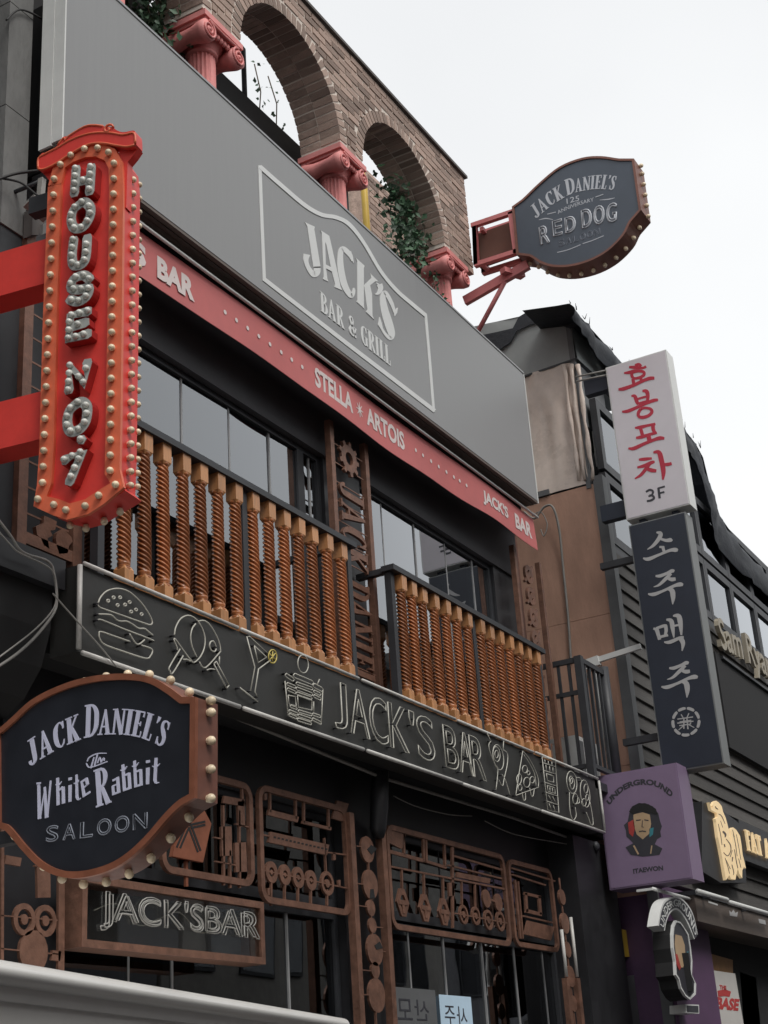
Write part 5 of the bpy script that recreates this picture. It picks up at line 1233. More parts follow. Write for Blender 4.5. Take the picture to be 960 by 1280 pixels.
# ------------------------------------------------------------------ purple light box
t, fr, bb = box_sign('light_box_sign', 'purple box sign with a printed portrait of a capped figure and arched dark lettering', 11.95, [(745, 970), (845, 954), (867, 1101), (762, 1110)], .3, 'purple_sign', 'purple_sign')
PB = t
cp = fr.crop(745, 960, 6.857)
m = MB(); block_text(m, 'UNDERGROUND', arcwarp(fr, cp, [(118, 322), (165, 262), (240, 195), (330, 155), (420, 145), (510, 160), (580, 200), (642, 255)], 1, 1.), 1., hpx(fr, cp, (380, 100), (382, 150)), .001, .003, .05); m.build('lettering', 'ink', t)
m = MB(); block_text(m, 'ITAEWON', arcwarp(fr, cp, [(322, 908), (450, 890), (578, 878)], 1, 1.), 1., hpx(fr, cp, (450, 845), (452, 888)), .001, .003, .04); m.build('lettering', 'ink', t)
def portrait(fr, cm, t, base=.002):
    MB().prism([(280, 420), (295, 350), (350, 310), (420, 300), (490, 330), (535, 390), (548, 450), (566, 500), (552, 545), (560, 590), (525, 610), (500, 665), (420, 680), (330, 660), (296, 618), (262, 590), (258, 540), (240, 490), (272, 460)], cm, base, base+.001).build('print_hair', 'ink', t)
    MB().prism([(322, 400), (400, 380), (462, 400), (474, 480), (456, 565), (402, 612), (350, 570), (324, 490)], cm, base+.0012, base+.002).build('print_face', 'face_tan', t)
    MB().prism([(275, 470), (325, 440), (335, 520), (318, 590), (285, 560)], cm, base+.0012, base+.002).build('print_shade', 'face_red', t)
    MB().prism([(458, 520), (495, 510), (490, 570), (460, 595)], cm, base+.0012, base+.002).build('print_shade', 'face_teal', t)
    MB().prism([(285, 375), (310, 330), (370, 300), (450, 310), (515, 350), (530, 400), (450, 385), (380, 372), (320, 400)], cm, base+.0022, base+.003).build('print_cap', 'black_matte', t)
    m = MB()
    for P_ in ([(345, 450, 9), (385, 445, 9)], [(415, 445, 9), (452, 450, 9)], [(400, 450, 5), (396, 505, 8), (412, 508, 6)], [(372, 545, 9), (400, 540, 9), (430, 545, 9)]): m.stroke(P_, cm, base+.002, base+.0028)
    m.build('print_feature', 'ink', t)
    m = MB(); m.prism([(255, 680), (320, 645), (400, 670), (490, 645), (570, 690), (545, 745), (400, 760), (300, 745)], cm, base+.0004, base+.0016); m.build('print_collar', 'ink', t)
    m = MB(); m.stroke([(325, 665, 14), (365, 740, 14)], cm, base+.0018, base+.0026); m.stroke([(480, 665, 10), (470, 735, 10)], cm, base+.0018, base+.0026); m.build('print_lapel', 'face_tan', t)
portrait(fr, cp, t)
MB().fbox(fr, bb[0]-.25, bb[0]-.001, bb[3]-.3, bb[3]-.22, -.2, -.1).build('bracket', 'frame_dark', t)

# ------------------------------------------------------------------ building on the left
LB = thing('stone_building', 'dark stone building with a grey pilaster at the far left edge', 'building', (3.0, 7, 0))
MB().box(-4, 4.66, 4.95, 9, .1, 9.6).build('wall', 'stone_dark', LB)
pz = [6.0, 6.75, 7.45, 8.0]
for a, b in zip(pz[:-1], pz[1:]): MB().box(4.69, 4.872, 4.63, 5.1, a+.003, b-.003).build('pilaster_block', 'stone_grey', LB)
MB().box(4.70, 4.862, 4.64, 5.09, 4.3, 8.02).build('pilaster_core', 'stone_dark', LB)
MB().box(4.2, 4.69, 4.8, 4.95, 4.3, 8.0).build('recess_wall', 'stone_dark', LB)
for k, (dy, z0, z1) in enumerate(((.0, 8.0, 8.08), (.05, 8.081, 8.15), (.1, 8.151, 8.3), (.16, 8.301, 8.38))):
    MB().box(-4, 4.873, 4.6-dy, 5.1, z0, z1).build('cornice_band', 'cornice', LB)
for x0, x1 in ((3.2, 3.9), (2.0, 2.7), (.8, 1.5)):
    for z0 in (1.0, 4.6, 6.9):
        w_ = MB().box(x0, x1, 4.92, 4.949, z0, z0+1.3).build('window', 'frame_dark', LB); MB().box(x0+.06, x1-.06, 4.915, 4.919, z0+.06, z0+1.24).build('pane', 'far_glass', w_)
# slatted shutter beside the red sign arms
ST = thing('slatted_shutter', 'dark slatted shutter between the red sign arms', 'shutter', (4.75, 4.7, 4.3))
MB().box(4.60, 5.02, 4.735, 4.76, 4.3, 6.0).build('backing', 'black_matte', ST)
for k in range(22): MB().hexa([(4.66, 4.70, 4.34+k*.075), (5.0, 4.70, 4.34+k*.075), (5.0, 4.73, 4.36+k*.075), (4.66, 4.73, 4.36+k*.075), (4.66, 4.70, 4.352+k*.075), (5.0, 4.70, 4.352+k*.075), (5.0, 4.73, 4.372+k*.075), (4.66, 4.73, 4.372+k*.075)]).build('slat', 'trim_grey', ST)
MB().bar((4.63, 4.71, 4.3), (4.63, 4.71, 6.0), .04).build('stile', 'soffit_brown', ST)
# black canopy end
CN = thing('black_canopy', 'black metal canopy end with rounded underside left of the neon sign box', 'canopy', (4.9, 4.75, 3.3))
MB().box(3.6, 5.06, 4.47, 5.0, 4.05, 4.2).build('lip', 'black_paint', CN)
pr = [(4.52, 4.049), (4.53, 3.85), (4.58, 3.68), (4.68, 3.55), (4.82, 3.46), (4.95, 3.44), (4.95, 4.049)]
m = MB(); n_ = len(pr); vs_ = [(x, y, z) for x in (3.62, 5.03) for y, z in pr]; m.add(vs_, [list(range(n_)), list(range(2*n_-1, n_-1, -1))] + [(i, (i+1) % n_, n_+(i+1) % n_, n_+i) for i in range(n_)]); m.build('body', 'black_matte', CN)
MB().box(4.92, 5.02, 4.951, 5.0, .13, 3.5).build('support', 'black_matte', CN)
def cable(label, pts, r=.007, matn='cable_grey', name='cable'):
    P = [Vector(p) for p in cat([tuple(q) for q in pts], 8)]
    return tag(MB().tube(P, r, 6).build(name, matn), label, 'cable')
cable('grey cable drooping over the black canopy at the left edge', [onY(-10, 640, 4.42), onY(12, 668, 4.42), onY(28, 690, 4.42), onY(60, 702, 4.42), onY(68, 720, 4.42), onY(71, 750, 4.42), onY(66, 768, 4.42), onY(45, 795, 4.42), onY(20, 818, 4.42), onY(-10, 838, 4.42)])
cable('thin second cable beside the drooping grey cable at the left edge', [onY(-10, 655, 4.40), onY(14, 682, 4.40), onY(26, 692, 4.40), onY(64, 712, 4.40), onY(70, 740, 4.40), onY(66, 762, 4.40), onY(40, 790, 4.40), onY(-10, 828, 4.40)], .004)
cable('thin cable slanting across the burger drawing', [onY(66, 742, 4.365), onY(95, 775, 4.365), onY(125, 808, 4.365), onY(146, 834, 4.365)], .004)
cable('black cable running from the stone pilaster to the red sign', [onY(-5, 225, 4.6), onY(20, 217, 4.55), onY(52, 213, 4.45), onY(60, 214, 4.4)], .008, 'cable')
cable('black drooping cable below the top of the red sign', [onY(-5, 222, 4.6), onY(25, 228, 4.55), onY(45, 243, 4.4), onY(58, 250, 4.3)], .006, 'cable')
cable('black cable stapled down the stone pilaster', [onY(8, 25, 4.61), onY(25, 12, 4.61), onY(50, 22, 4.61), onY(58, 30, 4.61)], .006, 'cable')
SP = thing('flood_light', 'small grey flood light beside the top of the red sign', 'lamp', onY(50, 255, 4.45))
q = onY(50, 255, 4.45); MB().bar(q+Vector((-.06, .02, 0)), q+Vector((.05, -.02, -.05)), .09, .05).build('housing', 'cable_grey', SP); MB().bar(q+Vector((0, 0, .02)), q+Vector((.01, .0, .16)), .03).build('yoke', 'cable_grey', SP); MB().tube([q+Vector((.01, 0, .15)), q+Vector((0, .25, .15))], .012, 6).build('stem', 'frame_dark', SP)
MK = thing('carved_bracket', 'small brown roof shaped bracket left of the red sign', 'bracket', onY(45, 290, 4.6))
ck = FY(4.62).crop(0, 140, 4.8)
MB().prism([(145, 600), (190, 620), (300, 700), (300, 740), (215, 700), (180, 760), (140, 760)], ck, 0, .06).build('gable', 'cornice', MK)
MB().prism([(190, 700), (225, 690), (240, 740), (185, 765)], ck, .06, .08).build('boss', 'stone_grey', MK)

# ------------------------------------------------------------------ building on the right
NX, NY = 12.6, 4.3
NBD = thing('corner_building', 'dark boarded building with rust brown side wall and draped roof at the right', 'building', (16, 6.5, 0))
MB().box(NX, 30, NY+.1, 10, .1, 7.2).build('core', 'black_matte', NBD)
zs = [.12, 1.4, 2.8, 4.45, 5.9, 7.24]
for a, b in zip(zs[:-1], zs[1:]): MB().box(NX-.025, NX-.001, NY+.08, 8, a+.002, b-.002).build('side_panel', 'rust_wall', NBD)
MB().box(NX-.06, NX+.06, NY-.02, NY+.078, .12, 7.3).build('corner_post', 'trim_grey', NBD)
MB().box(NX-.05, NX-.001, NY+.55, 8, 7.243, 7.3).build('ledge', 'trim_grey', NBD)
MB().box(NX+.02, 13.3, NY+.3, 10, 7.201, 8.9).build('upper_core', 'stone_dark', NBD)
MB().box(13.3, 30, NY+.3, 10, 7.201, 8.2).build('upper_core', 'stone_dark', NBD)
k = 0; z = 3.42
while z < 6.5:
    MB().hexa([(NX+.062, NY-.012, z), (24, NY-.012, z), (24, NY+.09, z), (NX+.062, NY+.09, z), (NX+.062, NY+.012, z+.149), (24, NY+.012, z+.149), (24, NY+.09, z+.152), (NX+.062, NY+.09, z+.152)]).build('plank', 'plank_dark', NBD)
    z += .152
# upper windows
wz0, wz1 = 6.62, 8.2
MB().box(NX+.07, 24, NY+.0, NY+.09, 6.53, wz0-.002).build('sill_band', 'frame_dark', NBD)
mod = 1.02; x = NX+.08; i = 0
while x < 23:
    for (a, b) in ((wz0, 7.38), (7.42, wz1)):
        fo3 = MB(); w2 = .09
        fo3.box(x, x+mod-.01, NY-.01, NY+.06, a, a+w2); fo3.box(x, x+mod-.01, NY-.01, NY+.06, b-w2, b); fo3.box(x, x+w2, NY-.01, NY+.06, a+w2, b-w2); fo3.box(x+mod-.06, x+mod-.01, NY-.01, NY+.06, a+w2, b-w2)
        wf = fo3.build('window_frame', 'frame_dark', NBD)
        MB().box(x+w2, x+mod-.06, NY+.02, NY+.03, a+w2, b-w2).build('pane', 'far_glass' if (i*5+int(a*3)) % 3 == 1 else 'shop_glass', wf)
        if (i*7+int(a)) % 3 == 1: MB().box(x+w2+.02, x+mod*.62, NY+.1, NY+.11, a+w2, b-w2).build('blind', 'white_edge', wf)
    x += mod; i += 1
MB().box(NX+.02, 13.3, NY+.1, NY+.299, 7.9, 8.6).build('upper_front', 'trim_grey', NBD)
# vinyl weather sheet on the side, grey awning and torn black tarpaulin on top
def sheet(name, matn, parent, quad, nu, nv, amp, thick, plane, freq=3., seed=0., kind=None):
    A, B, C_, D_ = quad; vs_ = []; fs_ = []
    for i in range(nu+1):
        for j in range(nv+1):
            u, v = i/nu, j/nv; p = (A*(1-u)+B*u)*(1-v)+(D_*(1-u)+C_*u)*v
            d = noise.noise(Vector((u*freq*2, v*freq*.7, seed)))*amp + noise.noise(Vector((u*freq*6, v*freq*2, seed+9)))*amp*.4
            vs_.append(p+plane*d)
    N1 = len(vs_); vs_ += [q_-plane*thick for q_ in vs_]
    for i in range(nu):
        for j in range(nv):
            a = i*(nv+1)+j; fs_ += [(a, a+nv+1, a+nv+2, a+1), (N1+a, N1+a+1, N1+a+nv+2, N1+a+nv+1)]
    m = MB(); m.add(vs_, fs_, True); return m.build(name, matn, parent)
XN = Vector((-1, 0, 0))
Xs = NX-.03
q4 = [onX(652, 480, Xs), onX(716, 452, Xs), onX(736, 604, Xs), onX(668, 622, Xs)]
VS = thing('vinyl_curtain', 'crumpled brownish clear vinyl curtain beside the end of the grey sign board', 'curtain', (Xs, 4.7, 7.2))
sheet('sheet', 'vinyl_sheet', VS, [q4[0]+Vector((0, .3, .1)), q4[1], q4[2], q4[3]+Vector((0, .3, 0))], 16, 24, .03, .004, XN, 3.2, 2)
for s, (xa, xb) in enumerate(((705, 724), (714, 731), (722, 742))):
    P0, P1 = onX(xa, 456, Xs-.02), onX(xb, 600, Xs-.02)
    MB().tube([P0.lerp(P1, k/10)+Vector((rnd.uniform(-.006, .006), rnd.uniform(-.008, .008), 0)) for k in range(11)], [.02+.008*math.sin(k*1.7+s) for k in range(11)], 8).build('rolled_fold', 'vinyl_sheet', VS)
GA = thing('grey_awning', 'grey fabric awning over the vinyl curtain behind the grey sign board', 'awning', (Xs, 4.6, 8.4))
fx = FX(Xs); 
tA, tB, lB, lA = onX(598, 402, Xs), onX(711, 382, Xs), onX(719, 449, Xs), onX(640, 478, Xs)
tA = tA+Vector((0, .6, .02)); lA = lA+Vector((0, .7, 0))
sheet('side_cloth', 'tarp_grey', GA, [tA, tB, lB, lA], 14, 8, .02, .004, XN, 2, 5)
fA, fB, fC, fD_ = tB, onY(775, 455, tB.y), onY(775, 455, tB.y)+Vector((0, -.1, -.55)), lB+Vector((0, -.02, 0))
sheet('front_cloth', 'tarp_grey', GA, [fA, fB+Vector((1.2, 0, -.02)), fC+Vector((1.2, 0, 0)), fD_], 14, 6, .02, .004, Vector((0, -1, 0)), 2, 6)
MB().add([tA, tB, fB+Vector((1.2, 0, 0)), fB+Vector((1.2, 1.5, .2)), tA+Vector((1.5, .3, .2))], [(0, 1, 2, 3, 4)]).build('roof_cloth', 'tarp_grey', GA)
MB().bar(lA, lB+Vector((0, -.02, 0)), .02).build('hem_bar', 'frame_dark', GA)
MB().bar(lB+Vector((.02, .03, .6)), (lB.x+.02, lB.y+.03, 7.2), .05).build('post', 'trim_grey', GA)
MB().bar((lA.x+.02, lA.y-.1, 7.2), (lA.x+.02, lA.y-.1, lA.z), .05).build('post', 'trim_grey', GA)
BT = thing('black_tarpaulin', 'torn black tarpaulin draped along the roof edge at the right', 'tarpaulin', (14.5, NY-.05, 7.5))
cX = FX(Xs-.03).crop(600, 160, 2.6667)
ragged = [(10, 690), (60, 680), (110, 668), (130, 630), (170, 606), (205, 603), (203, 636), (225, 638), (240, 596), (295, 586), (318, 620), (330, 660), (300, 668), (262, 655), (220, 648), (170, 655), (122, 678), (102, 715), (62, 742), (30, 726)]
MB().prism(ragged, cX, -.004, .006).build('torn_flap', 'tarp_black', BT)
up = [(711, 380), (740, 412), (776, 452), (815, 492), (850, 530), (870, 555), (879, 572), (887, 605), (900, 645), (922, 677), (956, 715), (985, 748), (1020, 780)]
lo = [(713, 398), (738, 430), (774, 478), (812, 520), (838, 552), (862, 566), (873, 585), (881, 618), (889, 657), (906, 692), (943, 730), (983, 764), (1018, 794)]
Yt = NY-.06; U_ = cat([tuple(onY(x, y, Yt)) for x, y in up], 6); L_ = cat([tuple(onY(x, y, Yt)) for x, y in lo], 6)
vs_ = []; fs_ = []; nvv = 6
for i, (a, b) in enumerate(zip(U_, L_)):
    for j in range(nvv+1):
        v = j/nvv; p = Vector(a).lerp(Vector(b), v); d = .04*noise.noise(Vector((p.x*3, p.z*2, 1)))+.03*noise.noise(Vector((p.x*9, p.z*7, 4)))
        vs_.append(p+Vector((0, d-.03*math.sin(v*3), .025*noise.noise(Vector((p.x*14, 0, 2))) if j in (0, nvv) else 0)))
N1 = len(vs_); vs_ += [q_+Vector((0, .012, 0)) for q_ in vs_]
for i in range(len(U_)-1):
    for j in range(nvv):
        a = i*(nvv+1)+j; fs_ += [(a, a+nvv+1, a+nvv+2, a+1), (N1+a, N1+a+1, N1+a+nvv+2, N1+a+nvv+1)]
    a = i*(nvv+1); fs_.append((a, N1+a, N1+a+nvv+1, a+nvv+1))
MB().add(vs_, fs_, True).build('draped_cloth', 'tarp_black', BT)
vs2 = []
tv = [Vector(U_[i]) for i in range(0, len(U_), 6)]
for i in range(len(tv)-1): vs2.append((tv[i], tv[i+1]))
m = MB()
for a, b in vs2: m.add([a, b, b+Vector((0, .5, .1)), a+Vector((0, .5, .1))], [(0, 1, 2, 3)])
m.build('top_fold', 'tarp_black', BT)
m = MB()
for k in range(26):
    p = Vector(U_[int(rnd.uniform(0, .45)*len(U_))])+Vector((0, -.02, 0)); m.tube([p, p+Vector((rnd.uniform(-.05, .05), rnd.uniform(-.03, .03), rnd.uniform(.03, .1)))], [.006, .002], 4)
m.build('frayed_threads', 'tarp_black', BT, kind='stuff')

# side balcony with plain bars
SBL = thing('side_balcony', 'small side balcony with plain dark grey square bars at the right of the neon box', 'balcony', (11.95, 4.6, 4.12))
MB().box(11.66, 12.55, 4.4, 5.2, 4.1, 4.17).build('floor', 'frame_dark', SBL)
for x0, y0, x1, y1 in ((11.68, 4.42, 12.24, 4.42), (11.68, 4.42, 11.68, 4.78)):
    for z, hh in ((5.24, .045), (4.3, .035)) + (((4.95, .035),) if x0 == x1 else ()): MB().bar((x0, y0, z), (x1, y1, z), .04, hh).build('rail', 'frame_dark', SBL)
MB().box(11.65, 11.715, 4.39, 4.455, 4.171, 5.27).build('corner_post', 'frame_dark', SBL)
for k in range(1, 5): X = 11.68+k*.112; MB().box(X-.012, X+.012, 4.408, 4.432, 4.3, 5.22).build('bar', 'frame_dark', SBL)
for k in range(1, 4): Y = 4.42+k*.1; MB().box(11.668, 11.692, Y-.012, Y+.012, 4.171, 5.22).build('bar', 'frame_dark', SBL)
MB().tube([(12.27, 4.42, 4.171), (12.27, 4.42, 5.3)], .05, 12).build('round_post', 'frame_dark', SBL)
AC = thing('air_conditioner', 'white air conditioner unit on the floor of the side balcony', 'air conditioner', (12.0, 4.75, 4.17))
MB().box(11.82, 12.3, 4.58, 4.85, 4.175, 4.62).build('casing', 'white_edge', AC)
m = MB(); disc(m, FY(4.579).at, (12.12, 4.4), .15, 0, .008, .02, 24); m.build('fan_grille', 'frame_grey', AC); MB().box(11.835, 11.95, 4.574, 4.58, 4.22, 4.58).build('side_grille', 'trim_grey', AC)
LA = thing('lamp_arm', 'white folding awning arm in front of the rust brown wall', 'arm', onX(738, 826, 12.35))
p0, p1 = onX(738, 828, 12.35), onX(801, 808, 12.35)
MB().bar(p0, p1, .035, .05).build('arm', 'white_edge', LA); MB().bar(p0+Vector((0, .05, -.02)), p0+Vector((0, -.09, .0)), .06, .09).build('elbow', 'white_edge', LA); MB().bar(p0+Vector((.0, .0, -.03)), p0+Vector((.22, .12, -.06)), .03).build('mount', 'cable_grey', LA)
MB().tube([onX(745, 842, 12.45), onX(762, 962, 12.45)], .014, 8).build('down_pipe', 'white_edge', LA)
cable('pair of pale cables running down the rust brown wall', [onX(655, 640, 12.5), onX(668, 648, 12.5), onX(680, 634, 12.5), onX(691, 634, 12.5), onX(699, 662, 12.52), onX(704, 710, 12.55), onX(710, 770, 12.55), onX(714, 830, 12.55)], .012, 'cable_grey')
cable('thin looping cable at the end of the red banner', [onX(665, 645, 12.5), onX(676, 640, 12.5), onX(684, 655, 12.5), onX(680, 670, 12.5), onX(676, 662, 12.5)], .006, 'cable_grey')
DPo = thing('brown_post', 'dark reddish brown post between the red banner end and the rust wall', 'post', (11.6, 4.9, 4.17))
MB().box(11.45, 11.62, 4.86, 5.1, 4.17, 6.75).build('shaft', 'brown_panel', DPo); MB().box(11.43, 11.64, 4.84, 5.12, 6.751, 6.8).build('cap', 'trim_grey', DPo)

# ground floor of the right building
MB().box(NX-.02, 13.74, NY-.05, NY+.099, .12, 3.36).build('purple_front', 'purple_wall', NBD)
MB().box(NX-.026, NX-.021, NY-.04, NY+.4, .12, 3.3).build('purple_return', 'purple_wall', NBD)
RS3 = thing('relief_sign', 'thick cut-out portrait sign under an arched letter band on the purple wall', 'sign', onY(850, 1260, NY-.05))
fr = FY(NY-.3); c6 = fr.crop(780, 1080, 5.3333)
dep = .17
outer = cat([(172., 410.), (200., 300.), (240., 240.), (320., 215.), (390., 250.), (450., 330.), (492., 470.)], 6); inner = cat([(272., 445.), (285., 380.), (310., 325.), (350., 305.), (390., 340.), (430., 410.), (468., 502.)], 6)
outer = [(x+55*(1-i/36), y) for i, (x, y) in enumerate(outer)]
m = MB(); m.prism(outer+inner[::-1], c6, -dep*.55, 0); m.build('arch_band', 'white_edge', RS3)
m = MB(); mid = lambda s: [((o[0]+i_[0])/2, (o[1]+i_[1])/2) for o, i_ in zip(outer, inner)]
o2 = [(o[0]*.86+i_[0]*.14, o[1]*.86+i_[1]*.14) for o, i_ in zip(outer, inner)]; i2 = [(o[0]*.14+i_[0]*.86, o[1]*.14+i_[1]*.86) for o, i_ in zip(outer, inner)]
m.prism(o2+i2[::-1], c6, .0005, .003); m.build('arch_face', 'ink', RS3)
def strip_between(x, y, c=0.):
    t = max(0, min(.999, x))*(len(o2)-1); i = int(t); u = t-i
    o = (o2[i][0]*(1-u)+o2[i+1][0]*u, o2[i][1]*(1-u)+o2[i+1][1]*u); n_i = (i2[i][0]*(1-u)+i2[i+1][0]*u, i2[i][1]*(1-u)+i2[i+1][1]*u)
    return c6(n_i[0]+(o[0]-n_i[0])*(.15+.7*y), n_i[1]+(o[1]-n_i[1])*(.15+.7*y), c)
m = MB(); block_text(m, 'UNDERGROUND', lambda x, y, c=0.: strip_between(.03+.94*x, y, c), 1., 1., .003, .006); m.build('lettering', 'white_edge', RS3)
bust = [(345, 375), (375, 385), (400, 420), (430, 470), (445, 560), (455, 650), (452, 740), (480, 800), (478, 870), (440, 905), (410, 880), (380, 830), (365, 770), (345, 740), (340, 650), (325, 560), (322, 470), (328, 410)]
MB().prism(bust, c6, -dep, -.02).build('cut_out', 'black_matte', RS3)
cc_ = (sum(p[0] for p in bust)/len(bust), sum(p[1] for p in bust)/len(bust)); b2 = [(cc_[0]+(x-cc_[0])*.9, cc_[1]+(y-cc_[1])*.95) for x, y in bust]
MB().ring(bust, b2, c6, -.02, .002).build('outline', 'white_edge', RS3); MB().prism(b2, c6, -.019, -.004).build('print_hair', 'ink', RS3)
MB().prism([(345, 470), (385, 480), (405, 540), (410, 620), (395, 690), (370, 690), (350, 620), (340, 540)], c6, -.003, .0).build('print_face', 'face_tan', RS3)
MB().prism([(342, 600), (355, 600), (380, 690), (370, 710), (350, 670)], c6, .0005, .001).build('print_shade', 'face_red', RS3); MB().prism([(412, 600), (430, 580), (425, 660), (410, 690)], c6, -.003, .0).build('print_shade', 'face_teal', RS3)
fr4 = FY(NY-.2); c64 = fr4.crop(780, 1080, 5.3333)
m = MB(); m.prism([(410, 935), (500, 938), (502, 998), (412, 992)], c64, -.14, 0); m.build('name_block', 'white_edge', RS3)
m = MB(); m.prism([(418, 943), (493, 946), (495, 990), (420, 985)], c64, .0005, .003); m.build('name_plate', 'ink', RS3)
MB().bar(onY(856, 1215, NY-.05), onY(856, 1215, NY-.3), .1, .3).build('stand_off', 'black_matte', RS3)
# shop front beside the purple wall
MB().box(13.76, 24, NY+.35, NY+.45, .12, 3.4).build('shop_wall', 'black_matte', NBD)
AW = thing('shop_awning', 'dark shop awning fascia with fluorescent tubes at the lower right', 'awning', (15.5, NY-.1, 3.0))
ya = NY-.25
za = onY(900, 1128, ya).z; zb_ = onY(900, 1158, ya).z; xa = onY(868, 1120, ya).x
MB().box(xa, 24, ya, NY+.34, zb_, za).build('fascia', 'soffit_brown', AW)
MB().box(xa-.02, 24, ya-.02, NY+.0, za+.001, za+.04).build('cap', 'frame_dark', AW)
for s, e in (((872, 1114), (909, 1126)), ((912, 1128), (965, 1147))):
    a, b = onY(*s, ya-.1), onY(*e, ya-.1); b.z = a.z
    MB().tube([a, b], .022, 10).build('tube_lamp', 'white_edge', AW)
    MB().bar(a.lerp(b, .5), a.lerp(b, .5)+Vector((0, .12, 0)), .03).build('tube_mount', 'frame_dark', AW)
a, b = onY(816, 1111, NY-.2), onY(866, 1127, NY-.2); b.z = a.z
tag(MB().tube([a, b], .016, 8).bar(a, a+Vector((0, .14, 0)), .02).bar(b, b+Vector((0, .14, 0)), .02).build('tube_lamp', 'white_edge'), 'thin white tube lamp below the purple box sign', 'lamp')
fa = FY(ya); cA = fa.crop(780, 1080, 5.3333)
MB().prism([(702, 310), (715, 325), (728, 305), (742, 328), (758, 318), (752, 352), (705, 345)], cA, .0005, .003).build('crown_mark', 'hangul_grey', AW); MB().prism([(560, 245), (625, 268), (622, 278), (562, 258)], cA, .0005, .003).build('label_mark', 'white_edge', AW); MB().prism([(895, 365), (940, 375), (945, 405), (900, 395)], cA, .0005, .003).build('label_mark', 'hangul_grey', AW)
Yp = NY+.2
def flat_board(name, label, cat_, quad, Y, th, matn):
    f = FY(Y); t = thing(name, label, cat_, onY(*quad[-1], Y)); MB().prism([f.px(*q_) for q_ in quad], f.at, -th, 0).build('board', matn, t); return t, f
t, f = flat_board('plywood_board', 'orange brown plywood board above the white poster', 'board', [(870, 1187), (916, 1200), (918, 1300), (872, 1300)], NY+.05, .02, 'plywood')
t, f = flat_board('poster', 'white poster with red block lettering at the lower right', 'poster', [(879, 1211), (919, 1217), (938, 1330), (894, 1330)], NY-.03, .012, 'paper')
cA = f.crop(780, 1080, 5.3333)
for s_, q_ in (('THE', [(638, 835), (683, 842), (635, 805)]), ('BURGER', [(622, 890), (715, 893), (630, 838)]), ('BASE', [(610, 968), (760, 980), (622, 885)])):
    A, B, D_ = [f.at(*f.px(780+x/5.3333, 1080+y/5.3333)) for x, y in q_]
    if s_ == 'BURGER': continue
    m = MB(); block_text(m, s_, lambda x, y, c=0.: A+(B-A)*x+(D_-A)*y+f.n*c, 1., 1., .0005, .002, .05); m.build('lettering', 'poster_red', t)
m = MB(); m.stroke([(625, 865, 40), (670, 858, 46), (708, 868, 36)], cA, .0005, .002); m.build('lettering', 'poster_red', t)
t, f = flat_board('glass_door', 'teal tinted glass door panel right of the white poster', 'door', [(925, 1215), (945, 1222), (955, 1330), (933, 1330)], NY+.1, .02, 'teal_glass')
t, f = flat_board('yellow_notice', 'yellow green notice in the dark gap beside the purple wall', 'notice', [(771, 1160), (784, 1163), (790, 1196), (775, 1196)], 4.62, .01, 'yellow_paint')
t, f = flat_board('grey_shutter', 'plain grey board at the bottom between the bar and the purple wall', 'board', [(776, 1222), (806, 1216), (818, 1330), (780, 1330)], 4.6, .02, 'trim_grey')
t, f = flat_board('brown_board', 'small terracotta board in the gap below the purple box sign', 'board', [(789, 1152), (804, 1148), (810, 1182), (800, 1186)], 4.66, .015, 'rust_wall')
MB().box(12.3, 12.57, 4.7, 4.8, .12, 3.7).build('gap_wall', 'black_matte', NBD)

# name sign on the board wall: cream cut letters over a black panel
t = thing('shop_name_sign', 'cream cut-out letters arched over a black panel at the right edge', 'sign', onY(930, 850, NY-.1))
fr = FY(NY-.12); a0, b0 = fr.px(905, 824); a1, _ = fr.px(967, 850); hh = fr.px(905, 800)[1]-b0+.05
MB().box(a0-.1, a1+2.5, NY-.06, NY-.013, b0-1.0, b0+.08).build('panel', 'black_matte', t)
m = MB(); W_ = a1-a0
block_text(m, 'Sam Ryan', lambda x, y, c=0.: fr.at(a0+x, b0+.10*math.sin(min(1, x/W_)*2.2)+y, c), W_, .5, -.05, .0, .01); m.build('lettering', 'cream_letter', t)
MB().box(a0+.1, a1, NY-.09, NY-.061, b0+.04, b0+.07).build('letter_rail', 'frame_dark', t)
# bird sign
t = thing('bird_sign', 'warm lit bird emblem and short word on a black board at the right edge', 'sign', onY(910, 1100, NY-.1))
fr = FY(NY-.16); c7 = fr.crop(680, 960, 3.4286)
A = fr.px(680+700/3.4286, 960+140/3.4286); B = fr.px(680+868/3.4286, 960+500/3.4286)
MB().prism([(690, 140), (775, 178), (868, 250), (880, 490), (770, 490), (690, 440)], c7, -.15, -.03).build('board', 'black_paint', t)
cb_ = fr.crop(875, 990, 10.588)
rb = [(125, 135), (145, 200), (175, 218), (165, 180), (185, 130), (215, 115), (250, 140), (290, 190), (305, 260), (340, 340), (365, 430), (385, 520), (395, 600), (418, 680), (412, 560), (408, 490), (440, 468), (480, 500), (530, 580), (550, 700), (565, 830), (590, 930), (608, 1010), (580, 990), (560, 1040), (560, 1140), (525, 1090), (500, 1010), (482, 1090), (470, 1160), (410, 1150), (390, 1100), (345, 1165), (330, 1080), (300, 900), (270, 740), (240, 600), (215, 400), (205, 355), (235, 330), (228, 275), (195, 262), (150, 240)]
MB().prism(rb, cb_, -.03, 0).build('bird', 'lit_cream', t)
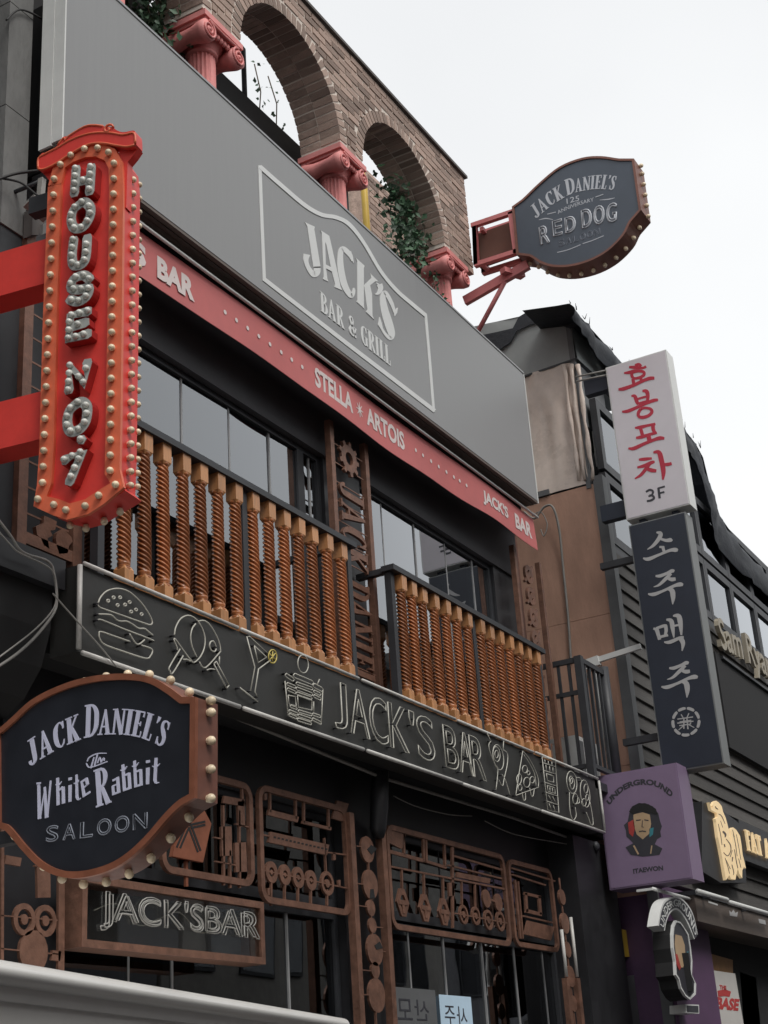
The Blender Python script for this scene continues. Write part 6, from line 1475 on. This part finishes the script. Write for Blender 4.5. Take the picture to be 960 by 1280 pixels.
for P_ in ([(200, 190, 10), (215, 215, 14), (240, 230, 8)], [(245, 290, 8), (285, 320, 10), (330, 420, 6)], [(240, 420, 6), (270, 560, 8), (290, 700, 6)], [(300, 520, 20), (335, 560, 26), (330, 600, 10)], [(345, 620, 8), (400, 700, 12), (405, 780, 10), (365, 845, 10), (310, 800, 8)], [(320, 690, 16), (330, 730, 12)], [(330, 870, 6), (370, 1000, 8), (390, 1080, 6)], [(425, 770, 8), (400, 860, 8)], [(430, 860, 14), (425, 920, 10)], [(440, 560, 6), (470, 700, 8), (490, 850, 6)], [(480, 560, 5), (510, 720, 7), (540, 900, 5)], [(455, 760, 8), (480, 920, 10), (500, 1010, 8)], [(420, 960, 8), (445, 1060, 10), (440, 1100, 6)], [(510, 880, 6), (540, 1000, 8)], [(345, 900, 5), (400, 1020, 7)], [(270, 380, 5), (300, 470, 6)], [(430, 500, 5), (455, 600, 6)]):
    m = MB(); m.stroke([tuple(map(float, q_)) for q_ in P_], cb_, .0005, .002, smooth=True); m.build('feather_line', 'soffit_brown', t)
A_, B_, D_ = c7(868, 348), c7(905, 362), c7(862, 262)
m = MB(); a0, b0 = fr.px(680+876/3.4286, 960+352/3.4286); hF = fr.px(680+868/3.4286, 960+265/3.4286)[1]-b0; a1 = fr.px(680+975/3.4286, 960+375/3.4286)[0]
serif(m, 'FAT A', cell(fr, a0, b0), a1-a0, hF, -.02, 0); m.build('lettering', 'lit_cream', t)
MB().fbox(fr, a0-.05, a1+1.2, b0-.1, b0+hF+.1, -.12, -.04).build('word_board', 'black_paint', t)

# ------------------------------------------------------------------ white stall canopy in the foreground, lower left
ZK = 2.05
va, vb = onZ(0, 1211, ZK+.03), onZ(440, 1281, ZK+.03)
vd = (Vector((vb.x, vb.y, 0))-Vector((va.x, va.y, 0))).normalized(); vn = Vector((-vd.y, vd.x, 0))
V0 = Vector((va.x, va.y, 0)) - vd*1.2; VL = 4.9; VW = .95
VN = thing('stall_canopy', 'white stall canopy with a rounded edge in the foreground at the lower left', 'canopy', V0+vd*VL/2+vn*VW/2)
def vp_(x, y, z): return V0 + vd*x + vn*y + Vector((0, 0, z))
sect = [(VW, ZK+.1), (.3, ZK+.075)] + [(.05-.05*math.cos(t), ZK+.03+.035*math.sin(t)) for t in [R(90-k*15) for k in range(13)]] + [(.055, ZK-.03), (.062, ZK-.045), (.075, ZK-.046), (.078, ZK-.06), (.1, ZK-.13), (.104, ZK-.145), (.118, ZK-.146), (.2, ZK-.36), (VW, ZK-.38)]
n_ = len(sect); vs_ = [vp_(x, y, z) for x in (0, VL) for y, z in sect]
m = MB(); m.add(vs_, [(k, (k+1) % n_, n_+(k+1) % n_, n_+k) for k in range(n_)], True); m.add([vs_[k] for k in range(n_)], [list(range(n_))]); m.add([vs_[n_+k] for k in range(n_)], [list(range(n_))[::-1]])
cb = m.build('roof_panel', 'van_white', VN); es = cb.modifiers.new('edge', 'EDGE_SPLIT'); es.split_angle = R(40)
for x in (.3, VL-.2):
    for y in (.3, VW-.1): MB().tube([vp_(x, y, .0), vp_(x, y, ZK+.02)], .025, 10).build('post', 'white_metal', VN)
for y in (.3, VW-.1): MB().bar(vp_(.1, y, ZK+.0), vp_(VL-.1, y, ZK+.0), .04).build('beam', 'white_metal', VN)

# ------------------------------------------------------------------ the other side of the street (seen only in reflections; it shades the lane)
def opposite(label, x0, x1, h, wallm, gable=False, depth=9, Y=-5.2):
    t = thing('street_building', label, 'building', ((x0+x1)/2, Y-depth/2, 0), 'buildings across the lane')
    MB().box(x0+.01, x1-.01, Y-depth, Y, .1, h).build('wall', wallm, t)
    if gable:
        ym = Y-depth/2
        m = MB(); m.add([(x0-.2, Y+.5, h-.2), (x1+.2, Y+.5, h-.2), (x1+.2, ym, h+2), (x0-.2, ym, h+2), (x0-.2, Y-depth-.5, h-.2), (x1+.2, Y-depth-.5, h-.2), (x0-.2, Y+.5, h-.35), (x1+.2, Y+.5, h-.35)], [(0, 1, 2, 3), (3, 2, 5, 4), (6, 7, 1, 0)]); m.build('roof', 'stone_dark', t)
    else: MB().box(x0-.1, x1+.1, Y-depth, Y+.25, h+.002, h+.25).build('roof', 'cornice', t)
    nf = max(2, int(h/3.1))
    for fl in range(nf):
        z0 = fl*3.1+1.0; x = x0+.6
        while x+1.2 < x1-.3:
            wo = MB().box(x, x+1.2, Y, Y+.05, z0, z0+1.4).build('window', 'frame_dark', t); MB().box(x+.06, x+1.14, Y+.05, Y+.06, z0+.06, z0+1.34).build('pane', 'far_glass', wo); x += 1.9
opposite('plain buff building across the lane behind the camera', -14, -2, 9.5, 'plaster_a')
opposite('brown gabled house across the lane opposite the bar', -1.9, 8, 7.2, 'plaster_b', True)
opposite('grey flat roofed block across the lane', 8.1, 19, 9.8, 'plaster_c')
opposite('buff gabled house further along the lane', 19.1, 30, 10.5, 'plaster_a', True)
opposite('grey block at the far end of the lane', 30.1, 48, 12, 'plaster_c')
FB = thing('street_building', 'plain grey building closing the far end of the lane', 'building', (52, 3, 0), 'buildings across the lane')
MB().box(50, 60, -5, 12, .1, 8.5).build('wall', 'plaster_c', FB)
bpy.context.view_layer.update()
for o in bpy.data.objects:
    if '_o' in o: del o['_o']
